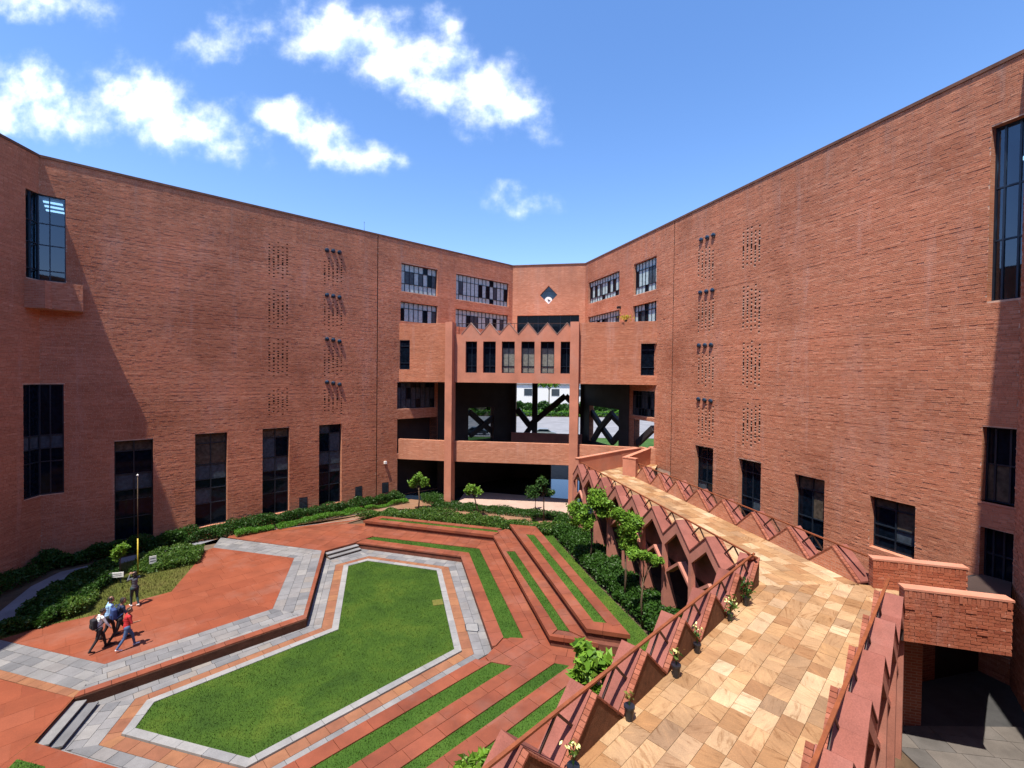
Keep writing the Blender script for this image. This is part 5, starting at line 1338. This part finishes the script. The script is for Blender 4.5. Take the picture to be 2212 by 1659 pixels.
# flower pots along the near parapet
POT = [((1460, 1462), .30, 'black pot with pale flowering stem midway along the near parapet', 1), ((1506, 1410), .24, 'small black pot with yellow flower, third from the corner', 1), ((1359, 1555), .30, 'black pot with a withered yellow plant, nearest the camera', 0),
       ((1577, 1340), .22, 'black pot with leafy flowering plant, second from the corner', 2), ((1612, 1308), .28, 'dark bushy potted plant at the inner corner of the walkway', 3), ((1238, 1690), .3, 'pot with pale flowers at the bottom edge beside the parapet', 1)]
for k, ((x, y), h_, lab, kind_) in enumerate(POT):
    g = G(x, y, DZ); b_ = Vector((g[0], g[1], DZ)); t = thing('potted_plant', b_, lab, 'potted plant', 'black pots along the near parapet')
    q = MB(); r = .10 if h_ > .25 else .085
    q.tube([b_+Vector((0, 0, .002)), b_+Vector((0, 0, h_*.85)), b_+Vector((0, 0, h_*.86)), b_+Vector((0, 0, h_))], [r*.75, r, r*1.15, r*1.15], 12); q.build('pot', M_black, t)
    sc_ = (.35, .45, .45, .6)[kind_]; st = MB()
    tips = [b_+Vector((rnd.gauss(0, .05), rnd.gauss(0, .05), h_+sc_*rnd.uniform(.6, 1))) for _ in range(3 if kind_ < 2 else 7)]
    for p in tips: st.tube([b_+Vector((0, 0, h_)), p], [.008, .004], 5)
    st.build('stem', M_hedge, t)
    n_ = (16, 22, 70, 170)[kind_]; C = np.array([list(tips[i % len(tips)].lerp(b_+Vector((0, 0, h_)), rnd.random()*(.5 if kind_ < 2 else .9))) for i in range(n_)])+nr.normal(size=(n_, 3))*(.03 if kind_ < 2 else .09)
    quads_obj('leaves', leaf_quads(C, np.full(n_, .05)), nr.rand(n_), M_dryleaf if kind_ == 0 else (M_hedge if kind_ == 3 else M_shrub), t)
    if kind_ in (1, 2):
        C = np.array([list(p) for p in tips])[:3]; C = np.repeat(C, 7, 0)+nr.normal(size=(len(C)*7, 3))*.045
        quads_obj('flowers', leaf_quads(C, np.full(len(C), .04)), nr.rand(len(C)), M_flower, t)

# ------------------------------------------------------------------ people
def person(base, heading, pose, cloth, label, seed=0, hgt=1.68, hair='short'):
    """one continuous body: capsules fused by a voxel remesh, then coloured by what they belong to"""
    S = hgt/1.70; R_ = random.Random(seed)
    t = thing('person', base, label, 'person'); caps = []
    V = lambda x, y, z: Vector((x*S, y*S, z*S))       # x forward, y left, z up
    stride = pose.get('stride', .28); lean = pose.get('lean', .04)
    hip = V(0, 0, .90); chest = V(lean, 0, 1.30); neck = V(lean*1.3, 0, 1.45); head = V(lean*1.6+.02, 0, 1.575)
    A = lambda a, ra, b, rb, l: caps.append((a, ra*S, b, rb*S, l))
    A(V(0, 0, .95), .135, V(lean*.5, 0, 1.12), .125, 'shirt'); A(V(lean*.5, 0, 1.12), .125, chest, .14, 'shirt')
    A(V(lean, .09, 1.36), .075, V(lean, -.09, 1.36), .075, 'shirt'); A(V(lean, .14, 1.38), .06, V(lean, -.14, 1.38), .06, 'shirt')
    A(V(0, .07, .90), .12, V(0, -.07, .90), .12, 'legs'); A(chest, .06, neck, .055, 'skin'); A(neck, .052, head, .05, 'skin')
    A(head+V(0, 0, -.02), .085, head+V(.005, 0, .045), .092, 'skin'); A(head+V(.05, 0, -.055), .045, head+V(.06, 0, -.03), .05, 'skin')
    A(head+V(.09, 0, .0), .014, head+V(.102, 0, -.02), .016, 'skin')
    for s in (1, -1): A(head+V(0, s*.09, 0), .02, head+V(-.005, s*.093, .02), .02, 'skin')
    for s, ph in ((1, 1), (-1, -1)):
        f = ph*stride; kn = V(f*.55+.05, s*.085, .49+.02*abs(ph)); an = V(f if f > 0 else f*1.25, s*.085, .09 if f >= 0 else .16)
        A(V(0, s*.085, .88), .095, kn, .062, 'legs'); A(kn, .06, an, .045, 'legs')
        toe = an+V(.15, 0, -.05 if f >= 0 else -.12); A(an+V(-.03, 0, -.045), .042, toe, .034, 'shoe')
        sh = V(lean, s*.185, 1.385); arm = pose.get('arm%d' % (0 if s > 0 else 1))
        if arm: el, wr = V(*arm[0]), V(*arm[1])
        else: el, wr = V(lean-ph*.10, s*.225, 1.12), V(lean-ph*.14+.09, s*.22, .90)
        A(sh, .055, el, .043, 'shirt' if cloth.get('long', True) else 'shirt'); A(el, .041, wr, .028, 'shirt' if cloth.get('long', True) else 'skin')
        d = (wr-el).normalized(); pl2 = wr+d*.05*S; A(wr, .03, pl2, .034, 'skin')
        side = d.cross(Vector((0, 0, 1))); side = side.normalized() if side.length > .1 else Vector((0, 1, 0))
        for k in range(4):
            o = side*(k-1.5)*.019*S; L_ = (.075, .088, .082, .062)[k]*S; a = pl2+o; m1 = a+d*L_*.5; e = m1+(d*.8+Vector((0, 0, -.2))+Vector((.25, 0, 0))).normalized()*L_*.5
            A(a, .0105, m1, .0095, 'skin'); A(m1, .0095, e, .008, 'skin')
        th = wr+d*.02+side*.03*S; A(th, .013, th+(d+side*.9).normalized()*.06*S, .010, 'skin')
    if cloth.get('skirt'): A(V(0, 0, .86), .15, V(0, 0, .62), .17, 'legs')
    bm = bmesh.new()
    for (a, ra, b, rb, l) in caps:
        for f_ in np.linspace(0, 1, max(2, int((b-a).length/(min(ra, rb)*.5))+1)):
            c = a.lerp(b, float(f_)); r = ra+(rb-ra)*float(f_)
            bmesh.ops.create_icosphere(bm, subdivisions=1 if r < .03 else 2, radius=r, matrix=Matrix.Translation(c))
    me = bpy.data.meshes.new('body'); bm.to_mesh(me); bm.free(); ob = bpy.data.objects.new('body', me); COL.objects.link(ob)
    rm = ob.modifiers.new('r', 'REMESH'); rm.mode = 'VOXEL'; rm.voxel_size = .013
    sm = ob.modifiers.new('s', 'SMOOTH'); sm.iterations = 3
    dg = bpy.context.evaluated_depsgraph_get(); m2 = bpy.data.meshes.new_from_object(ob.evaluated_get(dg)); bpy.data.objects.remove(ob)
    labs = ['shirt', 'legs', 'skin', 'shoe']
    for l in labs: m2.materials.append({'shirt': cloth['shirt'], 'legs': cloth['legs'], 'skin': M_skin, 'shoe': cloth.get('shoe', M_black)}[l])
    n = len(m2.polygons); cen = np.zeros(n*3); m2.polygons.foreach_get('center', cen); cen = cen.reshape(-1, 3); bd = np.full(n, 9.); bi = np.zeros(n, int)
    for (a, ra, b, rb, l) in caps:
        a_, b_2 = np.array(a), np.array(b); ab = b_2-a_; tt = np.clip(((cen-a_) @ ab)/max(ab @ ab, 1e-9), 0, 1)
        dd = np.linalg.norm(cen-(a_+tt[:, None]*ab), axis=1)-(ra+(rb-ra)*tt); k = dd < bd; bd[k] = dd[k]; bi[k] = labs.index(l)
    m2.polygons.foreach_set('material_index', bi.astype(np.int32)); m2.polygons.foreach_set('use_smooth', [True]*n)
    rot = Matrix.Translation(Vector(base)) @ Matrix.Rotation(heading, 4, 'Z')
    m2.transform(rot); m2.name = 'body'; put(bpy.data.objects.new('body', m2), t)
    hb = bmesh.new()
    for f_ in range(60):
        v = Vector((R_.gauss(0, 1), R_.gauss(0, 1), R_.gauss(0, 1))).normalized()
        if v.x > .35 and v.z < .45: continue
        if v.z < -.35 and hair == 'short': continue
        bmesh.ops.create_icosphere(hb, subdivisions=1, radius=.033*S, matrix=Matrix.Translation(head+V(-.008, 0, .035)+Vector((v.x*.085, v.y*.08, v.z*.085))*S))
    if hair == 'long':
        for k in range(24): bmesh.ops.create_icosphere(hb, subdivisions=1, radius=.035*S, matrix=Matrix.Translation(head+V(-.07-.01*(k % 3), (k % 5-2)*.03, -.012*k)))
    hm = bpy.data.meshes.new('hair'); hb.to_mesh(hm); hb.free(); hm.transform(rot); hm.materials.append(M_hair)
    hm.polygons.foreach_set('use_smooth', [True]*len(hm.polygons)); put(bpy.data.objects.new('hair', hm), t)
    eb = bmesh.new()
    for s in (1, -1): bmesh.ops.create_icosphere(eb, subdivisions=1, radius=.011*S, matrix=Matrix.Translation(head+V(.093, s*.034, .022)))
    em = bpy.data.meshes.new('eyes'); eb.to_mesh(em); eb.free(); em.transform(rot); em.materials.append(M_hair); put(bpy.data.objects.new('eyes', em), t)
    return rot, S
def bag(rot, S, loc, size, mat, label, name='backpack', strap=True):
    c = rot @ (Vector(loc)*S); t = thing(name, c-Vector((0, 0, size[2]/2)), label, name.replace('_', ' '))
    bm = bmesh.new(); bmesh.ops.create_cube(bm, size=1.0); bmesh.ops.scale(bm, vec=size, verts=bm.verts)
    bmesh.ops.bevel(bm, geom=bm.edges[:], offset=min(size)*.3, segments=3, affect='EDGES', profile=.6)
    bmesh.ops.transform(bm, matrix=rot @ Matrix.Translation(Vector(loc)*S), verts=bm.verts)
    me = bpy.data.meshes.new('pack'); bm.to_mesh(me); bm.free(); me.materials.append(mat); me.polygons.foreach_set('use_smooth', [True]*len(me.polygons)); put(bpy.data.objects.new('pack', me), t)
    bm = bmesh.new(); bmesh.ops.create_cube(bm, size=1.0); bmesh.ops.scale(bm, vec=(size[0]*.3, size[1]*.7, size[2]*.4), verts=bm.verts)
    bmesh.ops.bevel(bm, geom=bm.edges[:], offset=.015, segments=2, affect='EDGES')
    bmesh.ops.transform(bm, matrix=rot @ Matrix.Translation(Vector((loc[0]-size[0]*.5, loc[1], loc[2]-size[2]*.18))*S), verts=bm.verts)
    me = bpy.data.meshes.new('front_pocket'); bm.to_mesh(me); bm.free(); me.materials.append(mat); put(bpy.data.objects.new('front_pocket', me), t)
    if strap:
        q = MB()
        for s in (1, -1):
            pts = [Vector((loc[0]+.02, s*.09, loc[2]+size[2]*.45)), Vector((loc[0]+.12, s*.12, 1.455)), Vector((loc[0]+.30, s*.12, 1.36)), Vector((loc[0]+.31, s*.13, 1.15)), Vector((loc[0]+.05, s*.13, loc[2]-size[2]*.4))]
            pts = [rot @ (p*S) for p in pts]
            for a, b in zip(pts[:-1], pts[1:]): q.bar(a, b, .035, .015)
        q.build('strap', mat, t)
C_white = plain('white_cloth', (.72, .73, .76), .8); C_blue = plain('light_blue_cloth', (.28, .48, .75), .8); C_navy = plain('navy_cloth', (.012, .02, .055), .8)
C_black = plain('black_cloth', (.012, .012, .018), .8); C_red = plain('red_cloth', (.42, .015, .02), .8); C_jean = plain('blue_jeans', (.05, .10, .22), .8)
C_grey = plain('dark_grey_cloth', (.07, .08, .10), .8); C_teal = plain('dark_teal_cloth', (.01, .035, .04), .8)
hd = radians(62)
def pf(x, y): g = G(*c3(x, y), GZ); return (g[0], g[1], GZ+.004)
r_, s_ = person(pf(640, 897), hd, {'stride': .26, 'lean': .08}, {'shirt': C_white, 'legs': C_black, 'shoe': M_black}, 'person in white shirt and dark trousers walking with a dark and white backpack', 1, 1.62)
bag(r_, s_, (-.17, 0, 1.18), (.17, .28, .40), C_black, 'black backpack worn by the person in the white shirt')
r_, s_ = person(pf(703, 818), hd-.25, {'stride': .2, 'arm1': ((.05, -.24, 1.1), (.26, -.22, .98))}, {'shirt': C_blue, 'legs': C_black, 'long': False}, 'person in light blue shirt and black trousers carrying a shoulder bag', 2, 1.72)
bag(r_, s_, (-.02, .22, .98), (.28, .10, .24), C_black, 'black shoulder bag hanging beside the blue shirted person', 'shoulder_bag', strap=False)
r_, s_ = person(pf(772, 835), hd-.1, {'stride': .27, 'lean': .07}, {'shirt': C_navy, 'legs': C_black}, 'person dressed all in dark navy striding with a blue backpack', 3, 1.74)
bag(r_, s_, (-.17, 0, 1.17), (.18, .30, .44), plain('blue_bag_cloth', (.02, .05, .17), .7), 'navy blue backpack worn by the person dressed in dark clothes')
person(pf(822, 885), hd-.2, {'stride': .27, 'lean': .05, 'arm1': ((.12, -.24, 1.12), (.34, -.2, 1.1))}, {'shirt': C_red, 'legs': C_jean, 'shoe': C_white, 'long': False}, 'person in red shirt and blue jeans nearest the grey paving', 4, 1.62)
person(pf(872, 612), radians(150), {'stride': .14, 'lean': .0, 'arm0': ((.2, .2, 1.28), (.34, .06, 1.50)), 'arm1': ((.2, -.2, 1.28), (.34, -.06, 1.50))}, {'shirt': C_grey, 'legs': C_teal, 'shoe': C_white}, 'person in dark clothes standing by the grass with both hands raised to the face', 5, 1.66, 'long')

# ------------------------------------------------------------------ beyond the undercroft
sheet('lawn', [(-60, 58), (90, 58), (90, 84), (-60, 84)], GZ-.05, M_strip)
sheet('road', [(-80, 84.5), (120, 84.5), (120, 128), (-80, 128)], GZ-.06, M_road)
leafmass('hedge', [(-20, 131), (60, 131), (60, 134), (-20, 134)], GZ, 4.2, 26000, M_hedge, .36, 'tall dark hedge across the road seen through the undercroft', 'hedge', lump=2.4)
leafmass('hedge', [(-20, 128.6), (60, 128.6), (60, 130.5), (-20, 130.5)], GZ, 1.7, 14000, M_hedgel, .25, 'low bright hedge at the road edge seen through the undercroft', 'hedge', lump=1.4)
hs_ = thing('white_building', (20, 150, GZ), 'pale building behind the hedges seen through the undercroft', 'building')
q = MB(); q.prism([(-40, 150), (80, 150), (80, 160), (-40, 160)], GZ, 9.0); q.build('wall', M_whitep, hs_)
q = MB(); q.prism([(-41, 149.6), (81, 149.6), (81, 160.5), (-41, 160.5)], 9.0, 9.3); q.build('roof', M_grey, hs_)
for k in range(12): q = MB(); x = -32+k*9; q.prism([(x, 149.9), (x+2.6, 149.9), (x+2.6, 150.05), (x, 150.05)], 5.4, 7.6); q.build('window', M_blindd, hs_)
for k, (x, y) in enumerate([(11.5, 141), (27, 140), (-6, 140), (42, 141)]):
    tree('tree', (x, y, GZ), 13, [(0, 0, 9.6, 2.2), (-2.2, 0, 9.0, 1.6), (2.3, 0, 9.4, 1.7), (.2, 0, 11.2, 1.5)], M_tree, ['roadside tree rising above the pale building behind the central brace', 'roadside tree seen through the right bay openings', 'roadside tree hidden mostly by the gallery wall', 'farthest right roadside tree behind the right bay'][k], n=1800, size=.38, trunk=.25)
# fence bars along the road
fz = thing('fence', (0, 127.5, GZ), 'grey railing along the road behind the building', 'fence')
q = MB(); q.bar((-10, 127.6, GZ+1.1), (50, 127.6, GZ+1.1), .09); q.build('top_rail', M_alu, fz)
for k in range(21): q = MB(); q.bar((-10+3*k, 127.6, GZ-.05), (-10+3*k, 127.6, GZ+1.1), .09); q.build('post', M_alu, fz)

# small things high on the gallery and in the street behind
r = RW.st(1341, 664); cc = thing('security_camera', RW.at(r[0], r[1]-.15, .0), 'small dark security camera on the right wing just above the gallery terrace', 'camera')
q = MB(); q.pbox(RW, r[0]-.04, r[0]+.04, r[1]-.12, r[1]+.1, 0, .35); q.build('arm', M_black, cc); q = MB(); q.bar(RW.at(r[0]-.1, r[1], .3), RW.at(r[0]+.28, r[1]-.12, .5), .15); q.build('camera_body', M_black, cc)
g = GC.st(1352, 694); b_ = Vector(GC.at(g[0], Zt, -.15)); t = thing('potted_plant', b_, 'yellow leaved plant on top of the gallery parapet at the right', 'potted plant')
q = MB(); q.tube([b_, b_+Vector((0, 0, .15))], [.1, .13], 10); q.build('pot', M_black, t)
C = np.array(b_)+[0, 0, .32]+nr.normal(size=(160, 3))*[.28, .1, .12]; quads_obj('leaves', leaf_quads(C, np.full(160, .07)), nr.rand(160), leafmat('yellow_leaf', [(.45, .42, .02), (.5, .38, .02), (.25, .3, .02)]), t)
def car(x, y, col, label):
    t = thing('parked_car', (x, y, GZ-.05), label, 'car'); z = GZ-.05
    prof = [(-2.1, .35), (2.1, .35), (2.15, .75), (1.25, .92), (.65, 1.42), (-1.05, 1.45), (-1.75, .98), (-2.1, .9)]
    q = MB(); A_ = [(x+a, y-.8, z+b) for a, b in prof]; B_ = [(x+a, y+.8, z+b) for a, b in prof]; q.face(A_); q.face(B_[::-1])
    for i in range(len(prof)): j = (i+1) % len(prof); q.face([B_[i], B_[j], A_[j], A_[i]])
    q.build('body', col, t)
    q = MB(); w_ = [(-1.5, .98), (1.1, .95), (.6, 1.34), (-1.0, 1.37)]; q.face([(x+a, y-.81, z+b) for a, b in w_]); q.build('side_window', M_glass, t)
    for wx in (-1.35, 1.35):
        for wy in (-.82, .66): q = MB(); q.tube([(x+wx, y+wy, z+.33), (x+wx, y+wy+.16, z+.33)], [.32, .32], 16); q.build('wheel', M_black, t)
car(6.2, 86, plain('silver_paint', (.35, .36, .38), .3, .5), 'silver car parked behind the brace seen through the undercroft')
car(-6.5, 87, plain('dark_paint', (.03, .035, .05), .3, .3), 'dark car parked in the street behind the left bay braces')
